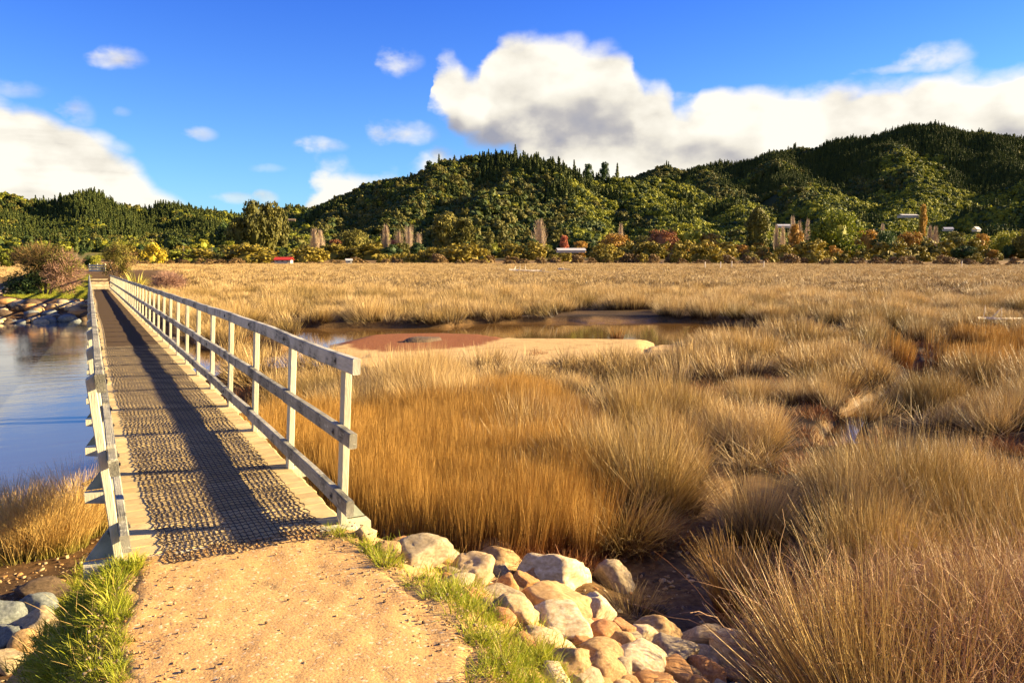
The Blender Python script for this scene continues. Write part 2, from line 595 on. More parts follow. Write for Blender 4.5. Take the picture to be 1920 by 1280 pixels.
# ------------------------------------------------------------------ materials
def leaf_mat(name, c0, c1, c2, trans=0.25, rough=0.7, hgt=None):
    """foliage: colour varies per leaf and per plant"""
    m, nt, b = material(name, rough, 0.25)
    oi = nt.new('ShaderNodeObjectInfo')
    geo = nt.new('ShaderNodeNewGeometry')
    rnd = geo.outputs['Random Per Island']
    f = nt.math('ADD', nt.math('MULTIPLY', rnd, 0.55), nt.math('MULTIPLY', oi.outputs['Random'], 0.45))
    col = nt.ramp(f, [(0.0, c0), (0.5, c1), (1.0, c2)])
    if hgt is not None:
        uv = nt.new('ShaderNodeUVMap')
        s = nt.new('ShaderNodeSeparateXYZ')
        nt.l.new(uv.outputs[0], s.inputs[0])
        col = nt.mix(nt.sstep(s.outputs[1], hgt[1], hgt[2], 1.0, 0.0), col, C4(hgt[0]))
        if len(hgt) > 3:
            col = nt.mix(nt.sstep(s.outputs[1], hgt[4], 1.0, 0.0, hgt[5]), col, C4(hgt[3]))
    nt.l.new(col, b.inputs['Base Color'])
    tr = nt.new('ShaderNodeBsdfTranslucent')
    nt.l.new(col, tr.inputs[0])
    mx = nt.new('ShaderNodeMixShader')
    mx.inputs[0].default_value = trans
    out = nt.n['Material Output']
    nt.l.new(b.outputs[0], mx.inputs[1])
    nt.l.new(tr.outputs[0], mx.inputs[2])
    nt.l.new(mx.outputs[0], out.inputs[0])
    return m


def wood_mat(name, ca, cb, cc, stain=(0.06, 0.07, 0.05), stain_amt=0.6, axis=(1, 1, 1), lichen=None):
    m, nt, b = material(name, 0.8, 0.25)
    t = nt.new('ShaderNodeTexCoord')
    oi = nt.new('ShaderNodeObjectInfo')
    off = nt.new('ShaderNodeVectorMath', operation='ADD')
    sc = nt.new('ShaderNodeVectorMath', operation='SCALE')
    nt.l.new(oi.outputs['Location'], sc.inputs[0])
    sc.inputs['Scale'].default_value = 1.0
    nt.l.new(t.outputs['Object'], off.inputs[0])
    nt.l.new(sc.outputs[0], off.inputs[1])
    v = off.outputs[0]
    g = nt.noise(nt.mapping(v, scale=axis), 9.0, 6.0, 0.65)
    g2 = nt.noise(v, 3.5, 5.0, 0.6)
    col = nt.ramp(nt.math('ADD', nt.math('MULTIPLY', g, 0.7), nt.math('MULTIPLY', oi.outputs['Random'], 0.3)), [(0.25, ca), (0.5, cb), (0.75, cc)])
    st = nt.sstep(g2, 0.42, 0.64, 0.0, stain_amt)
    st = nt.math('MULTIPLY', st, nt.sstep(g, 0.30, 0.60))
    col = nt.mix(st, col, C4(stain))
    if lichen:
        g3 = nt.noise(v, 30.0, 3.0, 0.6)
        col = nt.mix(nt.sstep(g3, 0.60, 0.68, 0, 0.8), col, C4(lichen))
    nt.l.new(col, b.inputs['Base Color'])
    bp = nt.new('ShaderNodeBump')
    bp.inputs['Strength'].default_value = 0.8
    bp.inputs['Distance'].default_value = 0.006
    nt.l.new(g, bp.inputs['Height'])
    nt.l.new(bp.outputs[0], b.inputs['Normal'])
    return m


M_PLANK = wood_mat('deck_wood', (0.40, 0.29, 0.12), (0.54, 0.40, 0.18), (0.66, 0.51, 0.25), (0.22, 0.15, 0.06), 0.5, (1.2, 22, 22))
M_RAIL = wood_mat('weathered_rail_wood', (0.22, 0.20, 0.14), (0.38, 0.355, 0.265), (0.54, 0.50, 0.38), (0.045, 0.045, 0.032), 0.92, (24, 1.0, 10), (0.50, 0.49, 0.36))
M_POST = wood_mat('pale_painted_post', (0.46, 0.43, 0.29), (0.56, 0.52, 0.36), (0.63, 0.59, 0.42), (0.24, 0.24, 0.15), 0.4, (20, 20, 1.5))
M_DARKWOOD = wood_mat('brown_timber', (0.20, 0.13, 0.07), (0.30, 0.20, 0.11), (0.38, 0.27, 0.16), (0.06, 0.05, 0.03), 0.6, (10, 1.2, 10))
M_STEP = wood_mat('step_timber', (0.45, 0.35, 0.20), (0.55, 0.44, 0.26), (0.62, 0.52, 0.33))
m, nt, b = material('netting', 0.6, 0.4)
b.inputs['Base Color'].default_value = (0.055, 0.034, 0.016, 1)
M_NET = m
m, nt, b = material('galvanised_bolt', 0.5, 0.5)
b.inputs['Base Color'].default_value = (0.10, 0.10, 0.09, 1)
b.inputs['Metallic'].default_value = 0.5
M_BOLT = m

M_GUSSET = wood_mat('shade_toned_gusset', (0.20, 0.23, 0.17), (0.26, 0.29, 0.22), (0.34, 0.36, 0.28))  # pale gusset coloured darker: the post's shade is put into its colour
# ground
m, nt, b = material('estuary_ground', 0.85, 0.12)
t = nt.new('ShaderNodeTexCoord')
P = t.outputs['Object']
a = nt.new('ShaderNodeAttribute', attribute_name='cls')
sp = nt.new('ShaderNodeSeparateColor')
nt.l.new(a.outputs['Color'], sp.inputs[0])
n_f = nt.noise(P, 14.0, 8.0, 0.65)
n_m = nt.noise(P, 1.7, 6.0, 0.6)
n_g = nt.noise(P, 90.0, 4.0, 0.7)
mud = nt.ramp(n_f, [(0.3, (0.05, 0.027, 0.011)), (0.5, (0.11, 0.060, 0.024)), (0.7, (0.19, 0.105, 0.042))])
dmud = nt.ramp(n_f, [(0.3, (0.060, 0.030, 0.009)), (0.5, (0.13, 0.073, 0.025)), (0.75, (0.22, 0.14, 0.055))])
sxp = nt.new('ShaderNodeSeparateXYZ')
nt.l.new(P, sxp.inputs[0])
mud = nt.mix(nt.sstep(sxp.outputs[0], 0.3, 1.6), mud, dmud)
mud = nt.mix(nt.math('MULTIPLY', nt.sstep(n_m, 0.45, 0.62), nt.sstep(sxp.outputs[0], 1.6, 0.3)), mud, C4((0.075, 0.042, 0.018)))
sand = nt.ramp(n_f, [(0.3, (0.36, 0.235, 0.090)), (0.6, (0.52, 0.35, 0.145)), (0.8, (0.60, 0.425, 0.19))])
sand = nt.mix(nt.sstep(n_m, 0.50, 0.66, 0.0, 0.55), sand, C4((0.24, 0.15, 0.055)))
red = nt.ramp(n_f, [(0.3, (0.14, 0.05, 0.018)), (0.6, (0.24, 0.09, 0.03)), (0.8, (0.34, 0.15, 0.05))])
gravel = nt.ramp(n_g, [(0.25, (0.26, 0.15, 0.055)), (0.5, (0.42, 0.26, 0.10)), (0.75, (0.56, 0.37, 0.17))])
straw = nt.ramp(n_m, [(0.3, (0.12, 0.065, 0.022)), (0.6, (0.24, 0.145, 0.05)), (0.8, (0.34, 0.21, 0.08))])
green = nt.ramp(n_m, [(0.3, (0.06, 0.07, 0.015)), (0.7, (0.18, 0.15, 0.04))])
a2 = nt.new('ShaderNodeAttribute', attribute_name='cls2')
sp2 = nt.new('ShaderNodeSeparateColor')
nt.l.new(a2.outputs['Color'], sp2.inputs[0])
col = mud
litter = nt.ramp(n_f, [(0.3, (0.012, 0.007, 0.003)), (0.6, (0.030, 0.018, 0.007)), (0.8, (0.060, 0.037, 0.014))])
geo_ = nt.new('ShaderNodeVectorMath', operation='LENGTH')
nt.l.new(P, geo_.inputs[0])
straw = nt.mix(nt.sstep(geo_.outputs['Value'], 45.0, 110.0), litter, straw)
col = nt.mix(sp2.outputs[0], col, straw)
col = nt.mix(sp.outputs[0], col, sand)
col = nt.mix(sp.outputs[1], col, red)
col = nt.mix(sp.outputs[2], col, gravel)
col = nt.mix(sp2.outputs[1], col, green)
nt.l.new(col, b.inputs['Base Color'])
wet = nt.math('MULTIPLY', sp2.outputs[2], nt.sstep(n_m, 0.40, 0.60, 1.0, 0.3))
nt.l.new(nt.math('SUBTRACT', 0.9, nt.math('MULTIPLY', wet, 0.42)), b.inputs['Roughness'])
bp = nt.new('ShaderNodeBump')
bp.inputs['Strength'].default_value = 0.8
bp.inputs['Distance'].default_value = 0.02
nt.l.new(nt.math('ADD', n_f, nt.math('MULTIPLY', n_g, 0.25)), bp.inputs['Height'])
nt.l.new(bp.outputs[0], b.inputs['Normal'])
M_GROUND = m

# path gravel
m, nt, b = material('gravel_path', 0.9, 0.2)
t = nt.new('ShaderNodeTexCoord')
P = t.outputs['Object']
nb = nt.noise(P, 2.2, 5.0, 0.6)
ng = nt.noise(P, 60.0, 6.0, 0.75)
vo = nt.new('ShaderNodeTexVoronoi')
nt.l.new(P, vo.inputs['Vector'])
vo.inputs['Scale'].default_value = 85.0
c = nt.ramp(ng, [(0.28, (0.36, 0.20, 0.068)), (0.5, (0.50, 0.295, 0.105)), (0.72, (0.63, 0.405, 0.17))])
c = nt.mix(nt.sstep(nb, 0.42, 0.66, 0, 0.5), c, C4((0.47, 0.255, 0.085)))
sc3 = nt.new('ShaderNodeSeparateColor')
nt.l.new(vo.outputs['Color'], sc3.inputs[0])
c = nt.mix(nt.sstep(sc3.outputs[0], 0.93, 0.96, 0, 0.6), c, C4((0.72, 0.58, 0.36)))
c = nt.mix(nt.sstep(sc3.outputs[1], 0.93, 0.96, 0, 0.7), c, C4((0.22, 0.14, 0.07)))
nt.l.new(c, b.inputs['Base Color'])
bp = nt.new('ShaderNodeBump')
bp.inputs['Strength'].default_value = 0.5
bp.inputs['Distance'].default_value = 0.004
nt.l.new(nt.math('ADD', nt.math('MULTIPLY', vo.outputs['Distance'], -0.6), ng), bp.inputs['Height'])
nt.l.new(bp.outputs[0], b.inputs['Normal'])
M_PATH = m

# water
m, nt, b = material('estuary_water', 0.04, 0.5)
t = nt.new('ShaderNodeTexCoord')
P = t.outputs['Object']
b.inputs['IOR'].default_value = 2.1
b.inputs['Roughness'].default_value = 0.035
w1 = nt.noise(nt.mapping(P, scale=(0.55, 1.6, 1)), 1.6, 5.0, 0.55, 0.6)
w2 = nt.noise(nt.mapping(P, scale=(0.8, 1.8, 1)), 9.0, 3.0, 0.5)
w3 = nt.noise(nt.mapping(P, scale=(0.25, 0.9, 1)), 0.35, 3.0, 0.5)
spx = nt.new('ShaderNodeSeparateXYZ')
nt.l.new(P, spx.inputs[0])
riv = nt.sstep(spx.outputs[0], 2.5, -1.0, 0.03, 0.16)
rv = nt.sstep(spx.outputs[0], 3.5, 0.0)
nt.l.new(nt.mix(rv, C4((0.13, 0.068, 0.020)), C4((0.085, 0.088, 0.075))), b.inputs['Base Color'])
nt.l.new(nt.math('ADD', nt.math('MULTIPLY', rv, 0.65), 1.46), b.inputs['IOR'])
amp = nt.math('MULTIPLY', riv, nt.sstep(w3, 0.35, 0.65, 0.4, 1.0))
bp = nt.new('ShaderNodeBump')
nt.l.new(amp, bp.inputs['Strength'])
bp.inputs['Distance'].default_value = 0.05
nt.l.new(nt.math('ADD', w1, nt.math('MULTIPLY', w2, 0.18)), bp.inputs['Height'])
nt.l.new(bp.outputs[0], b.inputs['Normal'])
M_WATER = m

# hills floor
m, nt, b = material('hill_ground', 0.95, 0.1)
t = nt.new('ShaderNodeTexCoord')
c = nt.ramp(nt.noise(t.outputs['Object'], 0.05, 6.0, 0.6), [(0.3, (0.020, 0.030, 0.010)), (0.7, (0.055, 0.060, 0.016))])
nt.l.new(c, b.inputs['Base Color'])
M_HILL = m


def rock_mat(name, c0, c1, c2, spots=(0.1, 0.08, 0.06)):
    m, nt, b = material(name, 0.85, 0.25)
    t = nt.new('ShaderNodeTexCoord')
    oi = nt.new('ShaderNodeObjectInfo')
    off = nt.new('ShaderNodeVectorMath', operation='ADD')
    nt.l.new(t.outputs['Object'], off.inputs[0])
    nt.l.new(oi.outputs['Location'], off.inputs[1])
    v = off.outputs[0]
    n1 = nt.noise(v, 6.0, 6.0, 0.6)
    n2 = nt.noise(v, 45.0, 4.0, 0.7)
    c = nt.ramp(n1, [(0.3, c0), (0.52, c1), (0.72, c2)])
    c = nt.mix(nt.sstep(n2, 0.58, 0.70, 0, 0.55), c, C4(spots))
    nt.l.new(c, b.inputs['Base Color'])
    bp = nt.new('ShaderNodeBump')
    bp.inputs['Strength'].default_value = 0.7
    bp.inputs['Distance'].default_value = 0.01
    nt.l.new(nt.math('ADD', n2, n1), bp.inputs['Height'])
    nt.l.new(bp.outputs[0], b.inputs['Normal'])
    return m


ROCKM = {
    'white': rock_mat('white_stone', (0.42, 0.29, 0.14), (0.62, 0.485, 0.28), (0.76, 0.65, 0.43), (0.28, 0.18, 0.08)),
    'cream': rock_mat('cream_stone', (0.34, 0.225, 0.10), (0.52, 0.37, 0.18), (0.66, 0.51, 0.29), (0.22, 0.13, 0.05)),
    'tan': rock_mat('tan_stone', (0.26, 0.155, 0.06), (0.42, 0.265, 0.11), (0.56, 0.38, 0.18), (0.15, 0.08, 0.03)),
    'orange': rock_mat('orange_stone', (0.32, 0.15, 0.05), (0.46, 0.235, 0.08), (0.58, 0.34, 0.14), (0.18, 0.07, 0.025)),
    'red': rock_mat('red_stone', (0.34, 0.14, 0.05), (0.47, 0.225, 0.085), (0.58, 0.34, 0.16), (0.20, 0.07, 0.03)),
    'grey': rock_mat('grey_stone', (0.22, 0.165, 0.09), (0.38, 0.29, 0.165), (0.52, 0.42, 0.26), (0.12, 0.08, 0.045)),
    'dark': rock_mat('dark_brown_stone', (0.05, 0.033, 0.02), (0.10, 0.066, 0.038), (0.16, 0.11, 0.065), (0.03, 0.02, 0.012)),
    'blue': rock_mat('blue_grey_stone', (0.09, 0.10, 0.095), (0.16, 0.175, 0.165), (0.25, 0.26, 0.24), (0.06, 0.06, 0.05)),
}

M_RUSH = leaf_mat('tan_rush', (0.13, 0.075, 0.018), (0.44, 0.285, 0.085), (0.76, 0.54, 0.21), 0.08, 0.5, ((0.045, 0.020, 0.006), 0.10, 0.72, (0.30, 0.17, 0.08), 0.88, 0.4))  # dark foot colour of all three rush kinds paints deep shade between stems
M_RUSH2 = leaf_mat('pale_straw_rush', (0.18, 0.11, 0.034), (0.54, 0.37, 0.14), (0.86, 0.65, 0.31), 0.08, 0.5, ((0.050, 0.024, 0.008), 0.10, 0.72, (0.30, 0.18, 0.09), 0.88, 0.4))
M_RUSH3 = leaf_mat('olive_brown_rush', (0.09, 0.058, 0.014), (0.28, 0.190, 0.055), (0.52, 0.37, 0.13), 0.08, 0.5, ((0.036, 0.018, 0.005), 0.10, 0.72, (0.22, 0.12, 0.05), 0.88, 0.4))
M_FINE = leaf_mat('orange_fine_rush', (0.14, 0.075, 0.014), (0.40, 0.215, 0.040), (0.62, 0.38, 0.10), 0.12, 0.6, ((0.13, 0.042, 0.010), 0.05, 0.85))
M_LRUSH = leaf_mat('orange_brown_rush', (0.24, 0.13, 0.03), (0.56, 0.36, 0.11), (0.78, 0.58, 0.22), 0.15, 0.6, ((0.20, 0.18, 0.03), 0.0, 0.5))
M_GRASS = leaf_mat('green_verge_grass', (0.12, 0.17, 0.008), (0.28, 0.31, 0.016), (0.50, 0.44, 0.06), 0.3, 0.5)
M_TWIG = leaf_mat('pinkish_twigs', (0.16, 0.08, 0.035), (0.36, 0.20, 0.095), (0.58, 0.38, 0.21), 0.05, 0.7)
M_RED = leaf_mat('red_saltwort', (0.11, 0.042, 0.014), (0.22, 0.085, 0.025), (0.36, 0.19, 0.055), 0.1, 0.7)
M_BARK = wood_mat('bark', (0.12, 0.085, 0.05), (0.20, 0.15, 0.09), (0.30, 0.23, 0.15))
M_PALEBARK = leaf_mat('bare_branch_wood', (0.28, 0.195, 0.12), (0.42, 0.305, 0.20), (0.56, 0.43, 0.30), 0.1)
LM = {
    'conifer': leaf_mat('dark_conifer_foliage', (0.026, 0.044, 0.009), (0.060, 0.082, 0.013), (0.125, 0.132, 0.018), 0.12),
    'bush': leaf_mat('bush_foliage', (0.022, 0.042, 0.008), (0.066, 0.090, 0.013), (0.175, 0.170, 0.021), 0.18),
    'lit': leaf_mat('yellow_green_foliage', (0.080, 0.105, 0.011), (0.215, 0.225, 0.018), (0.41, 0.365, 0.030), 0.22),  # own leaf colour of some trees; on the hills it paints sunlight
    'olive': leaf_mat('olive_foliage', (0.055, 0.058, 0.009), (0.125, 0.115, 0.018), (0.23, 0.19, 0.03), 0.15),
    'darkgreen': leaf_mat('dark_green_foliage', (0.022, 0.045, 0.012), (0.045, 0.080, 0.016), (0.09, 0.12, 0.022), 0.15),
    'willow': leaf_mat('bright_green_foliage', (0.07, 0.10, 0.009), (0.17, 0.19, 0.014), (0.34, 0.32, 0.03), 0.2),
    'orange': leaf_mat('orange_foliage', (0.20, 0.10, 0.016), (0.36, 0.19, 0.026), (0.50, 0.30, 0.05), 0.2),
    'rust': leaf_mat('rust_foliage', (0.16, 0.06, 0.025), (0.28, 0.11, 0.04), (0.38, 0.18, 0.06), 0.2),
    'brown': leaf_mat('brown_scrub', (0.09, 0.052, 0.018), (0.18, 0.108, 0.034), (0.30, 0.19, 0.065), 0.1),
    'gorse': leaf_mat('golden_scrub', (0.085, 0.072, 0.009), (0.20, 0.155, 0.016), (0.37, 0.27, 0.030), 0.15),
    'yellow': leaf_mat('yellow_foliage', (0.34, 0.27, 0.02), (0.50, 0.38, 0.03), (0.60, 0.46, 0.06), 0.3),
    'mauve': leaf_mat('mauve_scrub', (0.20, 0.11, 0.075), (0.32, 0.18, 0.12), (0.42, 0.26, 0.17), 0.1),
    'bare': M_PALEBARK,
    'red': leaf_mat('red_foliage', (0.34, 0.08, 0.04), (0.48, 0.13, 0.06), (0.55, 0.22, 0.10), 0.2),
}
m, nt, b = material('white_wall', 0.7, 0.3)
b.inputs['Base Color'].default_value = (0.42, 0.39, 0.31, 1)
M_WALL = m
m, nt, b = material('red_roof', 0.6, 0.3)
b.inputs['Base Color'].default_value = (0.50, 0.04, 0.02, 1)
M_REDROOF = m
m, nt, b = material('pale_roof', 0.5, 0.4)
b.inputs['Base Color'].default_value = (0.50, 0.48, 0.42, 1)
M_PALEROOF = m
m, nt, b = material('window_glass', 0.1, 0.5)
b.inputs['Base Color'].default_value = (0.03, 0.04, 0.05, 1)
M_GLASS = m
M_DRIFT = wood_mat('driftwood', (0.50, 0.42, 0.30), (0.66, 0.56, 0.42), (0.76, 0.68, 0.55))

# ------------------------------------------------------------------ ground sheet
az_f = np.radians(np.linspace(-46, 46, 620))
az_b = np.radians(np.linspace(46, 314, 70)[1:-1])
azs = np.concatenate([az_f, az_b])
rr = np.concatenate([[0.02], np.geomspace(0.5, 60, 300), np.geomspace(60, 560, 110)[1:], np.geomspace(560, 7000, 14)[1:]])
AA, RR = np.meshgrid(azs, rr)
ang = math.atan2(VIEW[1], VIEW[0]) - AA
GX = RR * np.cos(ang)
GY = RR * np.sin(ang)
gx, gy = GX.ravel(), GY.ravel()
gz = ground_h(gx, gy)
gr = np.hypot(gx, gy)
gz = np.where(gr > 560, np.minimum(gz, 12.0) - 2.0, gz)
na, nr = len(azs), len(rr)
ii = np.arange(nr - 1)[:, None] * na
jj = np.arange(na)[None, :]
j2 = (jj + 1) % na
quads = np.stack([ii + jj, ii + j2, ii + na + j2, ii + na + jj], -1).reshape(-1, 4)
wob = (fbm(gx * 2.0, gy * 2.0, 41, 3) - .5) * .5
sand_m = smooth(-(sdist(gx, gy, SAND) + wob * 1.2 - 1.0) / 0.6) * (gx > 2)
red_m = smooth(-(sdist(gx, gy, REDMUD) + wob * 1.2 - 0.25) / 0.35)
d_path = sdist(gx, gy, PATHP)
emb_top = smooth((gz + 0.75) / 0.5) * (d_path < 3.5)
isl_m = smooth(-(sdist(gx, gy, ISLE) - 0.2) / 1.0)
grav_m = np.clip(emb_top, 0, 1)
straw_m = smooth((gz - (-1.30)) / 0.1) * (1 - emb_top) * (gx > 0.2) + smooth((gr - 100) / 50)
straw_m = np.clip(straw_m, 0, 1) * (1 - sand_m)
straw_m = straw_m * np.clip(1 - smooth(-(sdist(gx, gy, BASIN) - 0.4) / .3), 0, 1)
green_m = np.clip(isl_m * smooth((-0.6 - gx) / 0.5) * 0.45 + smooth((gr - 300) / 80) * 0.9, 0, 1) * (fbm(gx / 3, gy / 3, 77, 3) > 0.0)
wet_m = smooth((-1.28 - gz) / 0.12) * (gr < 90)
one = np.ones_like(gx)
ME = mesh('ground', np.stack([gx, gy, gz], 1), [quads], [M_GROUND], True,
          attrs={'cls': np.stack([sand_m, red_m, grav_m, one], 1), 'cls2': np.stack([straw_m, green_m, wet_m, one], 1)})
obj('ground', ME, kind='structure')

# ------------------------------------------------------------------ water sheet
wv_ = []
WX = np.concatenate([np.linspace(-260, -20, 9), np.linspace(-12, 40, 14), np.linspace(60, 180, 5)])
WY = np.concatenate([np.linspace(-60, 0, 4), np.linspace(4, 60, 15), np.linspace(75, 210, 8)])
XX, YY = np.meshgrid(WX, WY)
nx, ny = len(WX), len(WY)
q = np.array([[j * nx + i, j * nx + i + 1, (j + 1) * nx + i + 1, (j + 1) * nx + i] for j in range(ny - 1) for i in range(nx - 1)])
obj('water', mesh('water', np.stack([XX.ravel(), YY.ravel(), np.full(XX.size, WATER_Z)], 1), [q], [M_WATER]), kind='structure')

# ------------------------------------------------------------------ hills
ha = np.radians(np.linspace(-62, 62, 460))
hr = np.concatenate([np.geomspace(430, 1750, 190), np.geomspace(1750, 3200, 16)[1:]])
HA, HR = np.meshgrid(ha, hr)
ang = math.atan2(VIEW[1], VIEW[0]) - HA
hx, hy = (HR * np.cos(ang)).ravel(), (HR * np.sin(ang)).ravel()
hz_ = hill_h(hx, hy)
hz_ = hz_ - 4 * smooth((460 - np.hypot(hx, hy)) / 30)
na, nr = len(ha), len(hr)
ii = np.arange(nr - 1)[:, None] * na
jj = np.arange(na - 1)[None, :]
quads = np.stack([ii + jj, ii + jj + 1, ii + na + jj + 1, ii + na + jj], -1).reshape(-1, 4)
obj('hills', mesh('hills', np.stack([hx, hy, hz_], 1), [quads], [M_HILL], True), kind='structure')
# horizon angle table to know what the camera can see
EA = np.arctan2(hz_.reshape(nr, na) - CZ, HR)
VISMAX = np.maximum.accumulate(EA, 0)

# ------------------------------------------------------------------ path
pxs, pys = np.linspace(-0.25, 1.75, 81), np.linspace(-3.0, 4.72, 220)
XX, YY = np.meshgrid(pxs, pys)
x_, y_ = XX.ravel(), YY.ravel()
d = sdist(x_, y_, PATHP)
edge = d + (fbm(x_ * 4, y_ * 4, 55, 3) - .5) * 0.16
zz = 0.012 + 0.012 * (fbm(x_ * 9, y_ * 9, 56, 4) - .5) * 2 + 0.02 * (fbm(x_ * 1.3, y_ * 1.3, 57, 2) - .5) - smooth((edge + 0.10) / 0.16) * 0.09
zz = zz - 0.012 * smooth((y_ - 4.2) / 0.4)
nx, ny = len(pxs), len(pys)
ii = np.arange(ny - 1)[:, None] * nx
jj = np.arange(nx - 1)[None, :]
quads = np.stack([ii + jj, ii + jj + 1, ii + nx + jj + 1, ii + nx + jj], -1).reshape(-1, 4)
keep = edge[quads].min(1) < 0.10
quads = quads[keep]
zz = np.where(y_ > 4.60, np.minimum(zz, -0.05), zz)
obj('path', mesh('path', np.stack([x_, y_, zz], 1), [quads], [M_PATH], True), kind='structure')

# ------------------------------------------------------------------ footbridge
S_POST = 1.455
Y_POST0 = 4.62
N_POST = 41
bridge = obj('footbridge', None, loc=(0.7, 4.6, 0), label='long narrow timber footbridge with white posts, grey rails and dark netting on its planks', cat='footbridge')
BR_OFF = np.array([0.7, 4.6, 0.0])


def part(name, me, parent=bridge, loc=(0, 0, 0), rot=(0, 0, 0), scl=(1, 1, 1), **kw):
    """loc is in world metres for children of the bridge"""
    l = np.array(loc, float) - (BR_OFF if parent is bridge else 0)
    return obj(name, me, parent, tuple(l), rot, scl, **kw)


def to_me(bm, mat, name):
    me = bpy.data.meshes.new(name)
    bm.to_mesh(me)
    bm.free()
    me.materials.append(mat)
    return me


plank_me = [to_me(bevel_box(1.27, 0.138, 0.045, 0.007), M_PLANK, 'plank') for _ in range(3)]
for k, me in enumerate(plank_me):
    for v in me.vertices:
        v.co.x += (rng.random() - .5) * 0.016
        v.co.z += (rng.random() - .5) * 0.004
pitch_pl = 0.145
n_pl = int((DECK_Y1 - DECK_Y0) / pitch_pl)
far_V, far_F = [], []
for i in range(n_pl):
    y = DECK_Y0 + 0.075 + i * pitch_pl
    z = float(deck_z(y)) - 0.0225
    if i < 300:
        part('plank', plank_me[i % 3], loc=(0.69 + (rng.random() - .5) * 0.022, y, z + (rng.random() - .5) * .004), rot=(0, 0, (rng.random() - .5) * .006),
             scl=(1 if i % 2 else -1, 1, 1))
    else:
        far_F.append(BOXF + 8 * len(far_V))
        far_V.append(box_v(0.06, 1.32, y - .069, y + .069, z - .022, z + .022))
fv = np.concatenate(far_V) - BR_OFF
obj('plank_run', mesh('plank_run', fv, [np.concatenate(far_F)], [M_PLANK]), bridge, kind='stuff')

# bearers under the deck
for bx_ in (0.22, 1.16):
    V = []
    F_ = []
    ys = np.linspace(4.72, 64.2, 24)
    for a_, b_ in zip(ys[:-1], ys[1:]):
        za, zb = float(deck_z(a_)) - .047, float(deck_z(b_)) - .047
        v = box_v(bx_ - .05, bx_ + .05, a_, b_ - 0.004, 0, 1)
        v[:, 2] = np.where(v[:, 1] < (a_ + b_) / 2, za, zb) - (1 - v[:, 2]) * 0.22
        F_.append(BOXF + 8 * len(V))
        V.append(v)
    obj('bearer', mesh('bearer', np.concatenate(V) - BR_OFF, [np.concatenate(F_)], [M_DARKWOOD]), bridge)
# piles
pile_bm = bevel_box(0.2, 0.2, 1.9, 0.02)
pile_me = to_me(pile_bm, M_DARKWOOD, 'pile')
for yy in np.arange(10.6, 63, 5.82):
    for xx in (0.1, 1.28):
        part('pile', pile_me, loc=(xx, yy, float(deck_z(yy)) - 1.22))
# end sill under the first plank
part('sill', to_me(bevel_box(1.36, 0.10, 0.13, 0.008), M_POST, 'sill'), loc=(0.69, 4.545, -0.068))


def lean_x(side, z):
    """x of the inner face of a post at height z above the deck"""
    return (0.084 - 0.085 * z) if side < 0 else (1.285 + 0.055 * z)


def post_me(side):
    w, dpt = 0.043, 0.088
    V = []
    for z in (-0.10, 1.028):
        xi = lean_x(side, z)
        xo = xi + side * w
        for (x, y) in ((min(xi, xo), -dpt / 2), (max(xi, xo), -dpt / 2), (max(xi, xo), dpt / 2), (min(xi, xo), dpt / 2)):
            zz = z + (0.0 if z < 0 else (-0.03 if (x == xo) else 0.0))
            V.append((x, y, zz))
    V = np.array(V)
    Fq = np.array([[0, 3, 2, 1], [4, 5, 6, 7], [0, 1, 5, 4], [1, 2, 6, 5], [2, 3, 7, 6], [3, 0, 4, 7]])
    import bmesh
    bm = bmesh.new()
    vs = [bm.verts.new(v) for v in V]
    for f in Fq:
        bm.faces.new([vs[i] for i in f])
    bmesh.ops.bevel(bm, geom=bm.edges[:], offset=0.004, segments=1, affect='EDGES')
    return to_me(bm, M_POST, 'post')


def prism(poly_xz, y0, y1):
    n = len(poly_xz)
    V = np.array([(x, y, z) for y in (y0, y1) for x, z in poly_xz])
    tri = [np.array([[i, (i + 1) % n, n + (i + 1) % n, n + i] for i in range(n)])]
    caps = [list(range(n))[::-1], list(range(n, 2 * n))]
    return V, tri + [np.array(caps)]


def outrig_me(side):
    xi = lean_x(side, 0) - side * 0.10
    xo = -0.108 if side < 0 else 1.478
    z1, z0 = -0.006, -0.085
    V, F_ = prism([(xi, z0 - .03), (xo, z0 + .02), (xo, z1), (xi, z1)] if side > 0 else [(xi, z0 - .03), (xi, z1), (xo, z1), (xo, z0 + .02)], -0.052, 0.046)
    return mesh('outrigger', V, F_, [M_POST])


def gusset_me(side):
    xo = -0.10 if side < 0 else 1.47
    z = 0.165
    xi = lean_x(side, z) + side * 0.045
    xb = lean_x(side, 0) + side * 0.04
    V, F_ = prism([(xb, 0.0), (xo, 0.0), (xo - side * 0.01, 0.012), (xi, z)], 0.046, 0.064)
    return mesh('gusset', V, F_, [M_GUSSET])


def bolt_me(r=0.011, h=0.012):
    a = np.linspace(0, 2 * np.pi, 7)[:-1]
    V = [(0, r * math.cos(t), r * math.sin(t)) for t in a] + [(h, r * math.cos(t), r * math.sin(t)) for t in a]
    # square washer
    w = 0.021
    n0 = 12
    V += [(x, y, z) for x in (-0.0, 0.004) for y in (-w * .7, w * .7) for z in (-w, w)]
    q = np.array([[i, (i + 1) % 6, 6 + (i + 1) % 6, 6 + i] for i in range(6)])
    hexa = np.array([[6, 7, 8, 9, 10, 11]])
    return mesh('bolt', np.array(V), [np.concatenate([q, BOXF + n0]), hexa], [M_BOLT])


